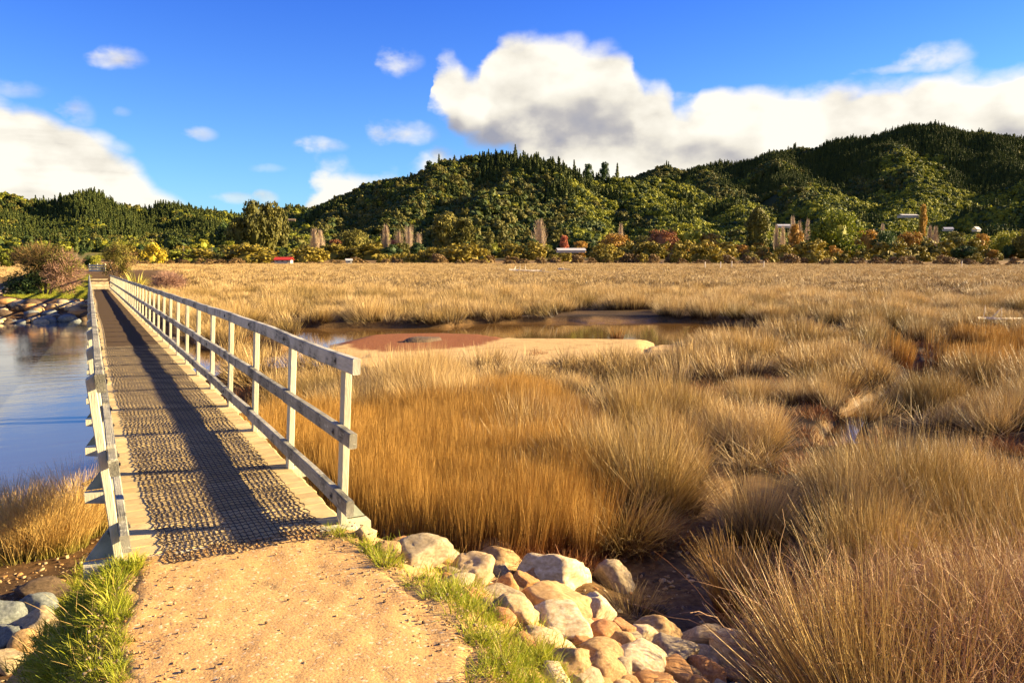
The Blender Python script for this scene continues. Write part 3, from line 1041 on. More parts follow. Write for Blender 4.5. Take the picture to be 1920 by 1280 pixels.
BOLT = bolt_me()
PM = {s: post_me(s) for s in (-1, 1)}
OM = {s: outrig_me(s) for s in (-1, 1)}
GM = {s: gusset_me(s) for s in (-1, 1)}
post_ys = {-1: [], 1: []}
for side in (-1, 1):
    for k in range(N_POST):
        y = Y_POST0 + k * S_POST * 1.0 + (0.0 if k < 1 else (rng.random() - .5) * 0.05)
        if y > DECK_Y1:
            break
        z = float(deck_z(y))
        post_ys[side].append(y)
        po = part('post', PM[side], loc=(0, y, z))
        og = part('outrigger', OM[side], loc=(0, y, z))
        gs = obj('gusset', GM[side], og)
        if k < 12:
            for hz0 in (0.155,):
                bo = obj('bolt', BOLT, po, loc=(lean_x(side, hz0) + side * 0.044, 0, hz0), scl=(side, 1, 1))
RAILS = [(0.172, 0.094, 'low'), (0.574, 0.090, 'mid'), (1.012, 0.094, 'top')]
RT = 0.046


def rail_obj(side, hc, hh, y0, y1, kk):
    """a length of rail following the posts; ends butt 2 mm apart"""
    nseg = max(2, int((y1 - y0) / 0.75))
    V, Q = [], []
    c = 0.006
    prof = [(-c, 0), (0, c), (0, hh - c), (-c, hh), (-RT + c, hh), (-RT, hh - c), (-RT, c), (-RT + c, 0)]
    n = len(prof)
    jx, jz = (rng.random() - .5) * .010, (rng.random() - .5) * .008
    ys = np.linspace(y0, y1, nseg + 1)
    for i, y in enumerate(ys):
        zb = float(deck_z(y))
        bow = 0.006 * math.sin(i * 1.9 + kk) + jz
        for (px_, pz_) in prof:
            zz = hc - hh / 2 + pz_
            x = lean_x(side, zz) + side * (px_ - 0.001) + jx * (0.5 if side > 0 else -.5)
            V.append((x - jx * .5 * side, y, zb + zz + bow))
    for i in range(nseg):
        for j in range(n):
            a_, b_ = i * n + j, i * n + (j + 1) % n
            Q.append((a_, b_, b_ + n, a_ + n) if side < 0 else (a_, a_ + n, b_ + n, b_))
    caps = np.array([list(range(n)), list(range(nseg * n, nseg * n + n))[::-1]])
    V = np.array(V)
    c0 = np.array([lean_x(side, hc), (y0 + y1) / 2, float(deck_z((y0 + y1) / 2)) + hc])
    me = mesh('rail', V - c0, [np.array(Q), caps], [M_RAIL])
    o = obj('rail', me, bridge, tuple(c0 - BR_OFF))
    if y0 < 21:
        for yp in post_ys[side]:
            if y0 + .03 < yp < y1 - .03 and yp < 24:
                xx = lean_x(side, hc) - side * (RT + .001)
                obj('bolt', BOLT, o, tuple(np.array([xx, yp, float(deck_z(yp)) + hc]) - c0), scl=(-side, 1, 1))
    return o


for side in (-1, 1):
    for ri, (hc, hh, nm) in enumerate(RAILS):
        ys = post_ys[side]
        over = {(1, 0): .31, (1, 1): .33, (1, 2): .35, (-1, 0): -.03, (-1, 1): .02, (-1, 2): .02}[(side, ri)]
        if side < 0:
            over = {0: 0.28, 1: 0.30, 2: 0.30}[ri]
        y0 = ys[0] - over
        idx = {0: 2, 1: 2, 2: 4}[ri] + (1 if side < 0 else 0)
        kk = 0
        if side > 0 and ri in (0, 1):
            idx = 1 if ri == 1 else 1
            # short first lengths beside the first post, as in the picture
        while True:
            y1 = ys[min(idx, len(ys) - 1)] - 0.002 if idx < len(ys) - 1 else ys[-1] + .1
            rail_obj(side, hc, hh, y0, y1, kk + ri)
            if idx >= len(ys) - 1:
                break
            y0 = y1 + 0.004
            idx += (1 if (ri < 2 and side > 0 and kk < 1) else 4)
            kk += 1

# netting laid along the deck
mx0, mx1 = 0.235, 1.165


def net_mesh(y0, y1, dx, dy, wire, wavy, rise):
    V, Q = [], []
    cnt = 0
    rise = rise + 0.002
    xs = np.arange(mx0, mx1 + 1e-6, dx)
    ys = np.arange(y0, y1, dy)

    def mat_xy(x, y):
        u = (x - mx0) / (mx1 - mx0)
        drift = 0.02 * np.sin(y * 0.35) + 0.035 * smooth((7 - y) / 3)
        sc = 0.012 * np.sin(2 * np.pi * y / pitch_pl)
        xx = x + drift * (1 - u) + sc * (np.exp(-u * 9) - np.exp(-(1 - u) * 9)) * wavy
        zz = deck_z(y) + rise + (0.002 * np.sin(y * 11 + x * 7) + 0.002 * np.sin(x * 31 + y * 3)) * wavy
        return xx, zz

    def strip(P, axis, w):
        nonlocal cnt
        n = len(P)
        off = np.array([w / 2, 0, 0]) if axis == 'y' else np.array([0, w / 2, 0])
        up = np.array([0, 0, w * 0.8])
        A, B, Cc, D = P - off, P - off * .6 + up, P + off * .6 + up, P + off
        V.append(np.stack([A, B, Cc, D], 1).reshape(-1, 3))
        i = np.arange(n - 1)[:, None] * 4 + cnt
        for a_, b_ in ((0, 1), (1, 2), (2, 3)):
            Q.append(np.concatenate([i + a_, i + b_, i + b_ + 4, i + a_ + 4], 1))
        cnt += 4 * n
    step = 0.07 if wavy else 1.2
    yy = np.arange(y0, y1 + step, step)
    yy = np.minimum(yy, y1)
    for x in xs:
        X_, Z_ = mat_xy(np.full(yy.shape, x), yy)
        strip(np.stack([X_, yy, Z_], 1), 'y', wire)
    for k, y in enumerate(ys):
        xx = xs if wavy else np.array([mx0, mx1])
        if wavy:
            xx = np.sort(np.concatenate([xs, xs[:-1] + dx / 2]))
            wave = 0.010 * np.cos(np.arange(len(xx)) * np.pi + (k % 2) * np.pi) + 0.004 * np.sin(xx * 9 + k)
        else:
            wave = 0 * xx
        ysx = np.full(xx.shape, y) + wave + 0.010 * np.sin(y * 2.3)
        X_, Z_ = mat_xy(xx, ysx)
        strip(np.stack([X_, ysx, Z_ + 0.003], 1), 'x', wire)
    return mesh('netting', np.concatenate(V) - BR_OFF, [np.concatenate(Q)], [M_NET])


obj('netting', net_mesh(4.40, 17.0, 0.0372, 0.060, 0.0052, 1.0, 0.004), bridge, kind='stuff', label='dark wire netting laid over the deck planks')
obj('netting', net_mesh(17.0, DECK_Y1 - .05, 0.0372, 0.060, 0.0062, 0.0, 0.004), bridge, kind='stuff')

# ------------------------------------------------------------------ rocks
def rock_mesh(name, mat, seed, sub=3, flat=1.0, sharp=6, rough=0.05):
    import bmesh
    r = np.random.default_rng(seed)
    bm = bmesh.new()
    bmesh.ops.create_icosphere(bm, subdivisions=sub, radius=1.0)
    P = np.array([v.co[:] for v in bm.verts])
    rad = np.full(len(P), 1.25)
    for _ in range(sharp + 5):
        n = r.normal(size=3)
        n /= np.linalg.norm(n)
        d = 0.66 + 0.30 * r.random()
        c = P @ n
        lim = np.where(c > 0.05, d / np.maximum(c, .05), 9)
        # soft minimum keeps the edges rounded
        rad = -np.log(np.exp(-40 * rad) + np.exp(-40 * lim)) / 40
    o = r.random(3) * 50
    nz = (fbm(P[:, 0] * 1.6 + o[0], P[:, 1] * 1.6 + P[:, 2] * 1.1 + o[1], seed, 4) - .5)
    nz2 = (fbm(P[:, 0] * 5 + o[1], P[:, 2] * 5 + P[:, 1] * 3 + o[2], seed + 3, 3) - .5)
    P = P * (rad * (1 + nz * 0.30 + nz2 * (rough + .05)))[:, None]
    for v, p in zip(bm.verts, P):
        v.co = p
    me = to_me(bm, mat, name)
    for p in me.polygons:
        p.use_smooth = True
    return me


def hit(px, py, hfun=ground_h, tmax=60):
    d = ray(px, py)
    d = d / np.linalg.norm(d)
    t = np.linspace(1.2, tmax, 4000)
    P = np.outer(t, d) + np.array([0, 0, CZ])
    below = P[:, 2] < hfun(P[:, 0], P[:, 1])
    i = int(np.argmax(below)) if below.any() else len(t) - 1
    return P[i]


ROCKS = [
    # px, py, w, h, colour, label
    (688, 1001, 46, 28, 'cream', 'small speckled cream stone just beyond the foot of the right end post of the bridge'),
    (722, 992, 42, 26, 'white', 'rounded white stone nearest the right end post, behind a small cream one'),
    (806, 1006, 115, 46, 'white', 'long pale flat boulder behind the grey speckled one at the path edge'),
    (790, 1040, 104, 62, 'grey', 'large grey speckled round boulder among green grass at the path edge'),
    (735, 1030, 52, 30, 'tan', 'low flat tan stone left of the grey speckled boulder'),
    (935, 1052, 92, 44, 'tan', 'long rounded tan stone lying slantwise above the striped cream one'),
    (940, 1032, 70, 34, 'tan', 'brown-tan stone tucked behind the long slanting stone by the fine rushes'),
    (888, 1078, 82, 58, 'cream', 'cream stone striped by grass shadows left of the narrow brown cobble'),
    (946, 1072, 34, 38, 'grey', 'small upright grey-brown cobble between the striped cream stone and the big white boulder'),
    (952, 1098, 50, 34, 'orange', 'rough reddish-brown broken stone under the upright cobble'),
    (985, 1092, 44, 26, 'orange', 'small orange stone wedged left of the biggest white boulder'),
    (1048, 1080, 112, 60, 'white', 'biggest bright white boulder at the top of the bank, smooth and flat'),
    (1018, 1090, 56, 40, 'orange', 'tan stone leaning on the left front of the biggest white boulder'),
    (946, 1118, 76, 38, 'grey', 'oblong stone with a grey side and a white nose beside the green grass'),
    (1040, 1128, 136, 64, 'tan', 'broad rough orange-tan slab in the middle of the rock bank'),
    (962, 1152, 66, 46, 'cream', 'cream domed stone half hidden by blades of green grass'),
    (1122, 1142, 60, 64, 'white', 'lumpy white and pinkish stone at the marsh side of the bank'),
    (1066, 1172, 104, 58, 'white', 'angular white boulder with a shaded grey side below the orange-tan slab'),
    (1012, 1198, 72, 34, 'cream', 'long cream slab lying low in the green grass'),
    (1167, 1182, 46, 42, 'red', 'orange-red rounded stone beside the lumpy white one'),
    (1135, 1192, 54, 34, 'red', 'red veined stone right under the angular white boulder'),
    (1094, 1206, 48, 28, 'orange', 'small orange stone at the left foot of the red veined stone'),
    (1206, 1198, 56, 34, 'white', 'smooth white oblong stone between the orange-red stone and the tan dome'),
    (1240, 1190, 84, 50, 'tan', 'large smooth tan dome at the top of the lower rock pile'),
    (1328, 1202, 92, 48, 'cream', 'large cream angular boulder at the far marsh side of the pile'),
    (1298, 1212, 46, 32, 'orange', 'small orange-brown stone in front of the cream angular boulder'),
    (1263, 1226, 74, 64, 'grey', 'tall grey-tan stone in the middle of the lower pile'),
    (1168, 1214, 48, 42, 'tan', 'pinkish tan cobble in front of the orange-red stone'),
    (1200, 1214, 34, 28, 'orange', 'yellow-orange cobble left of the tall grey-tan stone'),
    (1208, 1242, 90, 50, 'white', 'pointed white-topped stone with a grey base'),
    (1133, 1226, 66, 38, 'tan', 'lumpy tan stone laced with dry grass stems'),
    (1072, 1246, 72, 54, 'tan', 'brown stone with a bright yellow-tan face left of the pile'),
    (1137, 1256, 62, 40, 'tan', 'mottled tan stone left of the pointed white-topped one'),
    (1258, 1240, 42, 28, 'cream', 'little cream stone under the tall grey-tan one'),
    (1328, 1234, 72, 42, 'cream', 'smooth cream egg-shaped stone left of the lowest big boulder'),
    (1384, 1244, 88, 80, 'cream', 'lowest and biggest cream boulder at the right end of the pile'),
    (1328, 1264, 70, 48, 'red', 'round red stone in front of the egg-shaped cream one'),
    (1264, 1262, 56, 46, 'orange', 'upright rust-orange stone left of the round red one'),
    (1226, 1278, 62, 28, 'orange', 'flat orange stone at the bottom edge below the pointed white-topped one'),
    (1300, 1284, 54, 34, 'orange', 'yellow-orange stone at the bottom edge below the round red one'),
    (1382, 1270, 46, 30, 'red', 'small rusty red stone in front of the lowest big cream boulder'),
    (1082, 1280, 40, 26, 'grey', 'small grey stone in the grass at the bottom left of the pile'),
    (1130, 1282, 46, 26, 'orange', 'small orange stone at the bottom edge left of the flat orange one'),
    (1180, 1278, 40, 26, 'tan', 'small tan stone at the bottom edge between two orange ones'),
    (1160, 1086, 64, 48, 'grey', 'lone grey-brown boulder standing on the dark mud'),
    (1230, 1149, 34, 30, 'dark', 'small dark brown stone lying alone on the mud beyond the pile'),
    (84, 1106, 106, 46, 'dark', 'long dark brown stone at the mud edge left of the bridge'),
    (62, 1136, 76, 50, 'blue', 'blue-grey angular stone under the long dark brown one'),
    (22, 1146, 80, 56, 'blue', 'greenish-grey flat stone at the far left edge'),
    (76, 1168, 92, 62, 'grey', 'brown-grey stone half covered by green grass on the left'),
    (18, 1190, 60, 44, 'blue', 'dark blue-grey stone below the greenish-grey flat one'),
    (52, 1206, 76, 46, 'tan', 'tan stone streaked by grass on the left bank'),
    (14, 1236, 62, 50, 'grey', 'grey stone at the left edge under the tan one'),
    (-2, 1124, 24, 18, 'tan', 'small pale stone cut by the left edge of the picture'),
    (-50, 1170, 80, 60, 'grey', 'grey stone beyond the left edge'),
]
for i, (px, py, w, h, c, lab) in enumerate(ROCKS):
    p = hit(px, py + h * 0.32)
    dist = np.dot(p - np.array([0, 0, CZ]), _F)
    ww, hh = w / FPX * dist * 1.04, h / FPX * dist * 1.12
    if px < 200:
        ww, hh = ww * .82, hh * .82
    sx, sz = ww / 2 / 0.90, hh / 2 / 0.86
    sy = (sx * 0.55 + sz * 0.45) * 1.05
    me = rock_mesh('rock', ROCKM[c], 100 + i, 4, sharp=3 + i % 5, rough=.07)
    tilt = rng.random() * 0.7 - 0.35
    if lab.startswith('long rounded tan'):
        tilt = 0.35
    o = obj('rock', me, loc=(p[0], p[1] + sy * 0.25, p[2] + sz * 0.35), scl=(sx, sy, sz),
            rot=(rng.random() * .3 - .15, tilt * .4 + .12, -YAW + rng.random() * .3 - .15), label=lab, cat='stone')
    if w * h < 2:
        o['group'] = ''
# fill stones under and between the big ones so that the bank has no gaps
fill = []
fm = [rock_mesh('small_rock', ROCKM[c], 300 + k, 2, sharp=7) for k, c in enumerate(('cream', 'tan', 'orange', 'grey', 'white', 'red'))]
k = 0
for _ in range(900):
    y = rng.uniform(2.1, 4.7)
    x = rng.uniform(1.35, 3.9)
    d = float(sdist(x, y, PATHP))
    z = float(ground_h(x, y))
    if y > 4.55 and x < 2.0:
        continue
    if not (0.22 < d < 1.95) or z < -1.12 or (y > 3.9 and d > 0.9):
        continue
    if any((x - a_) ** 2 + (y - b_) ** 2 < 0.016 for a_, b_ in fill):
        continue
    fill.append((x, y))
    s = rng.uniform(0.05, 0.10)
    obj('small_rock', fm[k % 6], loc=(x, y, z - .01), scl=(s * rng.uniform(.9, 1.4), s, s * rng.uniform(.6, .9)), rot=(0, 0, rng.random() * 6),
        label='small cobble packed between the larger stones of the right bank', cat='stone', group='small cobbles packed into the right rock bank')
    k += 1
    if k > 105:
        break

# ------------------------------------------------------------------ instancing of uncountable growth
LIB = {}


def library(name, objs):
    c = bpy.data.collections.new(name)
    for i, me in enumerate(objs):
        o = bpy.data.objects.new('%s_%02d' % (name, i), me)
        c.objects.link(o)
    LIB[name] = (c, len(objs))
    return c


def scatter(name, lib, pos, rot, scl, label, cat, seed=0, pick=None):
    c, n = LIB[lib]
    N = len(pos)
    r = np.random.default_rng(seed + 5)
    me = bpy.data.meshes.new(name)
    me.vertices.add(N)
    me.vertices.foreach_set('co', np.asarray(pos, np.float32).ravel())
    a = me.attributes.new('rot', 'FLOAT_VECTOR', 'POINT')
    a.data.foreach_set('vector', np.asarray(rot, np.float32).ravel())
    a = me.attributes.new('scl', 'FLOAT_VECTOR', 'POINT')
    a.data.foreach_set('vector', np.asarray(scl, np.float32).ravel())
    a = me.attributes.new('pick', 'INT', 'POINT')
    a.data.foreach_set('value', (r.integers(0, n, N) if pick is None else pick).astype(np.int32))
    o = obj(name, me, kind='stuff', label=label, cat=cat)
    ng = bpy.data.node_groups.new(name + '_scatter', 'GeometryNodeTree')
    ng.interface.new_socket('Geometry', in_out='INPUT', socket_type='NodeSocketGeometry')
    ng.interface.new_socket('Geometry', in_out='OUTPUT', socket_type='NodeSocketGeometry')
    gi = ng.nodes.new('NodeGroupInput')
    go = ng.nodes.new('NodeGroupOutput')
    ci = ng.nodes.new('GeometryNodeCollectionInfo')
    ci.inputs['Collection'].default_value = c
    ci.inputs['Separate Children'].default_value = True
    ci.inputs['Reset Children'].default_value = True
    ip = ng.nodes.new('GeometryNodeInstanceOnPoints')
    ip.inputs['Pick Instance'].default_value = True

    def att(nm, ty):
        nd = ng.nodes.new('GeometryNodeInputNamedAttribute')
        nd.data_type = ty
        nd.inputs['Name'].default_value = nm
        return nd.outputs['Attribute']
    e2r = ng.nodes.new('FunctionNodeEulerToRotation')
    ng.links.new(att('rot', 'FLOAT_VECTOR'), e2r.inputs[0])
    ng.links.new(gi.outputs[0], ip.inputs['Points'])
    ng.links.new(ci.outputs[0], ip.inputs['Instance'])
    ng.links.new(att('pick', 'INT'), ip.inputs['Instance Index'])
    ng.links.new(e2r.outputs[0], ip.inputs['Rotation'])
    ng.links.new(att('scl', 'FLOAT_VECTOR'), ip.inputs['Scale'])
    ng.links.new(ip.outputs[0], go.inputs[0])
    md = o.modifiers.new('scatter', 'NODES')
    md.node_group = ng
    return o


def tuft(name, mat, n, rad, h, w, spread, bend, seed, segs=3, hvar=0.35, clump=None):
    """blades of grass or rush: tapering strips that arch outwards"""
    r = np.random.default_rng(seed)
    a = r.random(n) * 2 * np.pi
    q = np.sqrt(r.random(n)) * rad
    bx, by = q * np.cos(a), q * np.sin(a)
    L = h * (1 - hvar * r.random(n) ** 1.3) * (1 - 0.25 * (q / max(rad, 1e-6)) ** 2)
    da = a + r.normal(size=n) * 0.7
    tl = spread * (0.25 + 0.75 * q / max(rad, 1e-6)) * (0.4 + r.random(n)) + np.abs(r.normal(size=n)) * 0.06
    bd = bend * r.random(n)
    fa = r.random(n) * np.pi
    V, UV = [], []
    lv = np.linspace(0, 1, segs + 1)
    x, y, z = bx.copy(), by.copy(), np.zeros(n)
    for i, t in enumerate(lv):
        ww = w * (1 - 0.8 * t) * (0.7 + 0.6 * r.random(n) if i == 0 else wr)
        if i == 0:
            wr = ww / (w * 1.0)
        ox, oy = np.cos(fa) * ww / 2, np.sin(fa) * ww / 2
        V.append(np.stack([x - ox, y - oy, z], 1))
        V.append(np.stack([x + ox, y + oy, z], 1))
        UV += [np.stack([np.zeros(n), np.full(n, t)], 1), np.stack([np.ones(n), np.full(n, t)], 1)]
        th = tl + bd * t * 1.6
        dl = L / segs
        x = x + np.sin(th) * np.cos(da) * dl
        y = y + np.sin(th) * np.sin(da) * dl
        z = z + np.cos(th) * dl
    V = np.stack(V, 1)            # n, 2*(segs+1), 3
    UV = np.stack(UV, 1)
    m_ = V.shape[1]
    base = np.arange(n)[:, None] * m_
    Q = np.concatenate([np.concatenate([base + 2 * i, base + 2 * i + 1, base + 2 * i + 3, base + 2 * i + 2], 1) for i in range(segs)])
    return mesh(name, V.reshape(-1, 3), [Q], [mat], False, uv=UV.reshape(-1, 2))


def grid_pts(rmin, rmax, dens, seed, amax=44.0, amin=-42.0):
    """random points in the visible wedge between two radii"""
    r = np.random.default_rng(seed)
    A = R_(amax) - R_(amin)
    n = int(A / 2 * (rmax ** 2 - rmin ** 2) * dens)
    rr_ = np.sqrt(r.random(n) * (rmax ** 2 - rmin ** 2) + rmin ** 2)
    aa = math.atan2(VIEW[1], VIEW[0]) - (R_(amin) + r.random(n) * A)
    return rr_ * np.cos(aa), rr_ * np.sin(aa)


ISLE_ALL = ISLE


HOLES = []          # hollows between the rush beds: x, y, half width across the view, half depth along it
for (px, py, a_, b_) in ((905, 850, .45, .8), (1050, 885, .4, .7), (1548, 800, .75, 1.5), (1345, 960, .6, .8), (1700, 838, 2.3, 1.5), (1870, 890, 1.7, 1.1), (1500, 868, .6, .7),
                         (1175, 835, .4, .5), (1235, 735, .6, 1.1), (1430, 715, .5, 1.3), (740, 715, .8, .7), (1700, 690, .8, 1.2), (1640, 640, .7, 1.6), 
                         (1850, 640, 1.6, 1.2), (790, 556, 3.2, 3.0), (880, 548, 2.4, 3.0), (520, 543, 4.0, 2.6), (450, 575, 2.0, 2.2), (1480, 580, 3.0, 2.5),
                         (1000, 535, 5, 4), (640, 533, 5, 4), (1700, 560, 5, 3), (1300, 545, 4, 4), (1880, 590, 3, 2)):
    HOLES.append((*G(px, py, -1.22), a_, b_))
_rh = np.random.default_rng(404)
for _ in range(150):
    dd = math.exp(_rh.uniform(math.log(9), math.log(210)))
    xx_, yy_ = at_dist(_rh.uniform(150, 1990), dd)
    sc_ = (dd / 14) ** 0.62
    HOLES.append((xx_, yy_, sc_ * _rh.uniform(.25, .8), sc_ * _rh.uniform(.45, 1.05)))


def in_holes(x, y):
    wx_ = x + (fbm(x * 1.3, y * 1.3, 141, 3) - .5) * 0.9
    wy_ = y + (fbm(x * 1.3, y * 1.3, 142, 3) - .5) * 0.9
    out = np.zeros(np.shape(x), bool)
    for cx, cy, a_, b_ in HOLES:
        n_ = math.hypot(cx, cy)
        ux, uy = cx / n_, cy / n_
        dx_, dy_ = wx_ - cx, wy_ - cy
        al = dx_ * ux + dy_ * uy
        ac = -dx_ * uy + dy_ * ux
        out |= (al / b_) ** 2 + (ac / a_) ** 2 < 1
    return out


def veg_mask(x, y, gap=0.0):
    """where rushes stand: outside water, mud, path, island"""
    z = ground_h(x, y)
    w = (fbm(x * .9, y * .9, 61, 3) - .5) * 0.9
    ok = (z > -1.43) & (sdist(x, y, PATHP) > 2.15 + w * .4)
    ok &= sdist(x, y, SAND) + w * 1.2 > 1.2
    ok &= sdist(x, y, REDMUD) + w > 1.2
    ok &= sdist(x, y, MUDBANK) > 0.6
    ok &= sdist(x, y, BASIN) > 0.10 + w * .5
    ok &= sdist(x, y, CREEK_A) > -0.18 + w * .3
    ok &= sdist(x, y, CREEK_B) > -0.30
    ok &= sdist(x, y, CUT) > 0.05
    ok &= sdist(x, y, ISLE) > 0.7
    ok &= sdist(x, y, SPIT) > 2.5
    ok &= (x > 1.62) | (y > 90)
    ok &= (sdist(x, y, RIVER) > 1.0)
    ok &= ~in_holes(x, y)
    return ok, z


def mound(x, y):
    m_ = fbm(x / 2.6, y / 2.6, 71, 3)
    return np.clip((m_ - 0.28) / 0.44, 0, 1)


def cells(x, y, s):
    """offset from the nearest tussock centre, relative distance, distance to the seam"""
    u, v = x / s, y / s
    iu, iv = np.floor(u), np.floor(v)
    b1 = np.full(x.shape, 9.0)
    b2 = np.full(x.shape, 9.0)
    ox = np.zeros(x.shape)
    oy = np.zeros(x.shape)
    for a in (-1, 0, 1):
        for b in (-1, 0, 1):
            cx = iu + a + 0.1 + 0.8 * _hash(iu + a, iv + b, 501)
            cy = iv + b + 0.1 + 0.8 * _hash(iu + a, iv + b, 502)
            d = np.hypot(u - cx, v - cy)
            near = d < b1
            b2 = np.where(near, b1, np.minimum(b2, d))
            ox = np.where(near, u - cx, ox)
            oy = np.where(near, v - cy, oy)
            b1 = np.where(near, d, b1)
    return ox, oy, b1, b2 - b1


def tilt_rot(n, r, amt, direction=None, spread=0.15, extra=None):
    spin = r.random(n) * 2 * np.pi
    if direction is None:
        ta = np.abs(r.normal(size=n)) * spread
        psi = r.random(n) * 2 * np.pi
    else:
        vx = np.cos(direction) * amt + r.normal(size=n) * spread
        vy = np.sin(direction) * amt + r.normal(size=n) * spread
        if extra is not None:
            vx = vx + extra[0]
            vy = vy + extra[1]
        ta = np.hypot(vx, vy)
        psi = np.arctan2(vy, vx) - spin
    return np.stack([-ta * np.sin(psi), ta * np.cos(psi), spin], 1)


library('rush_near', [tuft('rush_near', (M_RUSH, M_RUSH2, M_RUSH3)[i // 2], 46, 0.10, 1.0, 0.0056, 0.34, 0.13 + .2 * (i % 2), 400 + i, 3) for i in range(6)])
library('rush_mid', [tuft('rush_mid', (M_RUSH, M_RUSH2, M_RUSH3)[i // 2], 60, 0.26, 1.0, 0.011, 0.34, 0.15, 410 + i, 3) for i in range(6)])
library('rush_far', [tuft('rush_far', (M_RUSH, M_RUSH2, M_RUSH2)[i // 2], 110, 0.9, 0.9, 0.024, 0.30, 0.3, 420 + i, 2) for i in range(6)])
library('fine_near', [tuft('fine_near', M_FINE, 90, 0.11, 1.0, 0.0042, 0.07, 0.08, 430 + i, 3, 0.25) for i in range(5)])
library('fine_mid', [tuft('fine_mid', M_FINE, 70, 0.28, 1.0, 0.013, 0.08, 0.1, 440 + i, 2, 0.25) for i in range(3)])

LEFTDIR = math.atan2(-_Rt[1], -_Rt[0])
r = np.random.default_rng(77)


def rush_zone(name, lib, rmin, rmax, dens, seed, hbase, label, jit=0.1, clump_gap=0.0):
    x, y = grid_pts(rmin, rmax, dens, seed)
    ok, z = veg_mask(x, y)
    ok &= ~((sdist(x, y, FINE) < 0.05 - r.random(len(x)) ** 4 * 1.2) | (sdist(x, y, FINE2) < 0.0))
    mo = mound(x, y)
    ok &= sdist(x, y, NORUSH) > 0
    cs = 1.6 if rmax < 20 else (2.4 if rmax < 70 else 5.0)
    cdx, cdy, cd, cedge = cells(x, y, cs)
    ok &= cedge > (0.30 if rmax < 20 else (0.26 if rmax < 70 else 0.12)) * fbm(x / 4, y / 4, 87, 2) ** 1.1 * 1.15
    g = fbm(x / 1.1 + 5, y / 1.1, 73, 3)
    rad_ = np.hypot(x, y)
    # narrow open seams between the tussocks
    if clump_gap:
        seam = np.abs(fbm(x / 3.1, y / 3.1, 79, 3) - 0.5)
        ok &= ~((seam < clump_gap * 0.30) & (rad_ < 200))
        holes = fbm(x / 9.0, y / 4.0, 83, 3)
        ok &= holes > 0.27
    x, y, z, mo, g, cdx, cdy, cd = x[ok], y[ok], z[ok], mo[ok], g[ok], cdx[ok], cdy[ok], cd[ok]
    n = len(x)
    h = hbase * (0.56 + 0.66 * mo) * (0.8 + 0.4 * g) * (1.16 - 0.55 * np.clip(cd * 1.5, 0, 1) ** 2)
    near = smooth((9 - np.hypot(x, y)) / 5)
    amt = 0.10 + 0.10 * near
    rot = tilt_rot(n, r, amt, LEFTDIR + 0.3, 0.15, (cdx * 0.95, cdy * 0.95))
    wd = 0.9 + 0.3 * r.random(n)
    cu, cv_ = np.floor((x / cs - cdx) * 7), np.floor((y / cs - cdy) * 7)
    tone = 0.55 * _hash(cu, cv_, 511) + 0.45 * fbm(x / 7, y / 7, 513, 2) + 0.10 * smooth((rad_[ok] - 20) / 60) + r.normal(size=n) * 0.09
    var = np.where(tone > 0.52, 1, np.where(tone < 0.34, 2, 0))
    scatter(name, lib, np.stack([x, y, z - 0.03], 1), rot, np.stack([wd, wd, h], 1), label, 'rushes', seed, pick=var * 2 + r.integers(0, 2, n))
    return n


cnt = {}
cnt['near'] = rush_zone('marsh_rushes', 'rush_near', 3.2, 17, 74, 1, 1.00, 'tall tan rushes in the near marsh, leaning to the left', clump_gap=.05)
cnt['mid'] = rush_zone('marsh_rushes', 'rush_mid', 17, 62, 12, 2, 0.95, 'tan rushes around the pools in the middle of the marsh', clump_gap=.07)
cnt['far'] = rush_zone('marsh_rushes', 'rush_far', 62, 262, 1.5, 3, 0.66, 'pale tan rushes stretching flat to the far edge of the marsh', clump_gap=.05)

# stiff bright dead stems standing at all angles among the near rushes
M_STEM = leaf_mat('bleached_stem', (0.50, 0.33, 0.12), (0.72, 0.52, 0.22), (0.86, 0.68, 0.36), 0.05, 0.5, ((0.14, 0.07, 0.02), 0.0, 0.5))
library('stems', [tuft('stems', M_STEM, 9, 0.09, 1.05, 0.0062, 0.75, 0.10, 490 + i, 2, 0.4) for i in range(5)])
x, y = grid_pts(3.2, 15, 26, 33)
ok, z = veg_mask(x, y)
ok &= (sdist(x, y, NORUSH) > 0) & (sdist(x, y, FINE) > 0)
x, y, z = x[ok], y[ok], z[ok]
cdx, cdy, cd, ce = cells(x, y, 1.6)
hh = 0.92 * (0.60 + 0.6 * mound(x, y)) * (1.1 - .4 * cd)
scatter('dead_stems', 'stems', np.stack([x, y, z], 1), tilt_rot(len(x), r, 0.15, LEFTDIR + .3, 0.32, (cdx * .8, cdy * .8)), np.stack([np.ones(len(x)), np.ones(len(x)), hh], 1),
        'bleached stiff stems sticking out of the near rushes', 'stems', 33)
# fine orange rushes
x, y = grid_pts(3.5, 17, 95, 9)
z = ground_h(x, y)
ok = (z > -1.45) & (sdist(x, y, PATHP) > 0.75 + .5 * (y < 5.4)) & (x > 1.5)
ok &= sdist(x, y, FINE) < 0.05 + (fbm(x, y, 91, 2) - .5) * .9 + r.random(len(x)) ** 3 * .7
x, y, z = x[ok], y[ok], z[ok]
h = 0.80 * (0.66 + 0.62 * fbm(x / 1.3, y / 1.3, 93, 3)) * (0.9 + .2 * r.random(len(x)))
wd = 0.9 + 0.3 * r.random(len(x))
scatter('fine_rushes', 'fine_near', np.stack([x, y, z - .02], 1), tilt_rot(len(x), r, 0.05, LEFTDIR + math.pi, 0.05), np.stack([wd, wd, h], 1),
        'fine upright orange rushes standing dense beside the right end of the bridge', 'rushes', 9)
x, y = grid_pts(12, 45, 16, 10)
ok, z = veg_mask(x, y)
ok &= sdist(x, y, FINE2) < 0.1
x, y, z = x[ok], y[ok], z[ok]
wd = 0.9 + 0.3 * r.random(len(x))
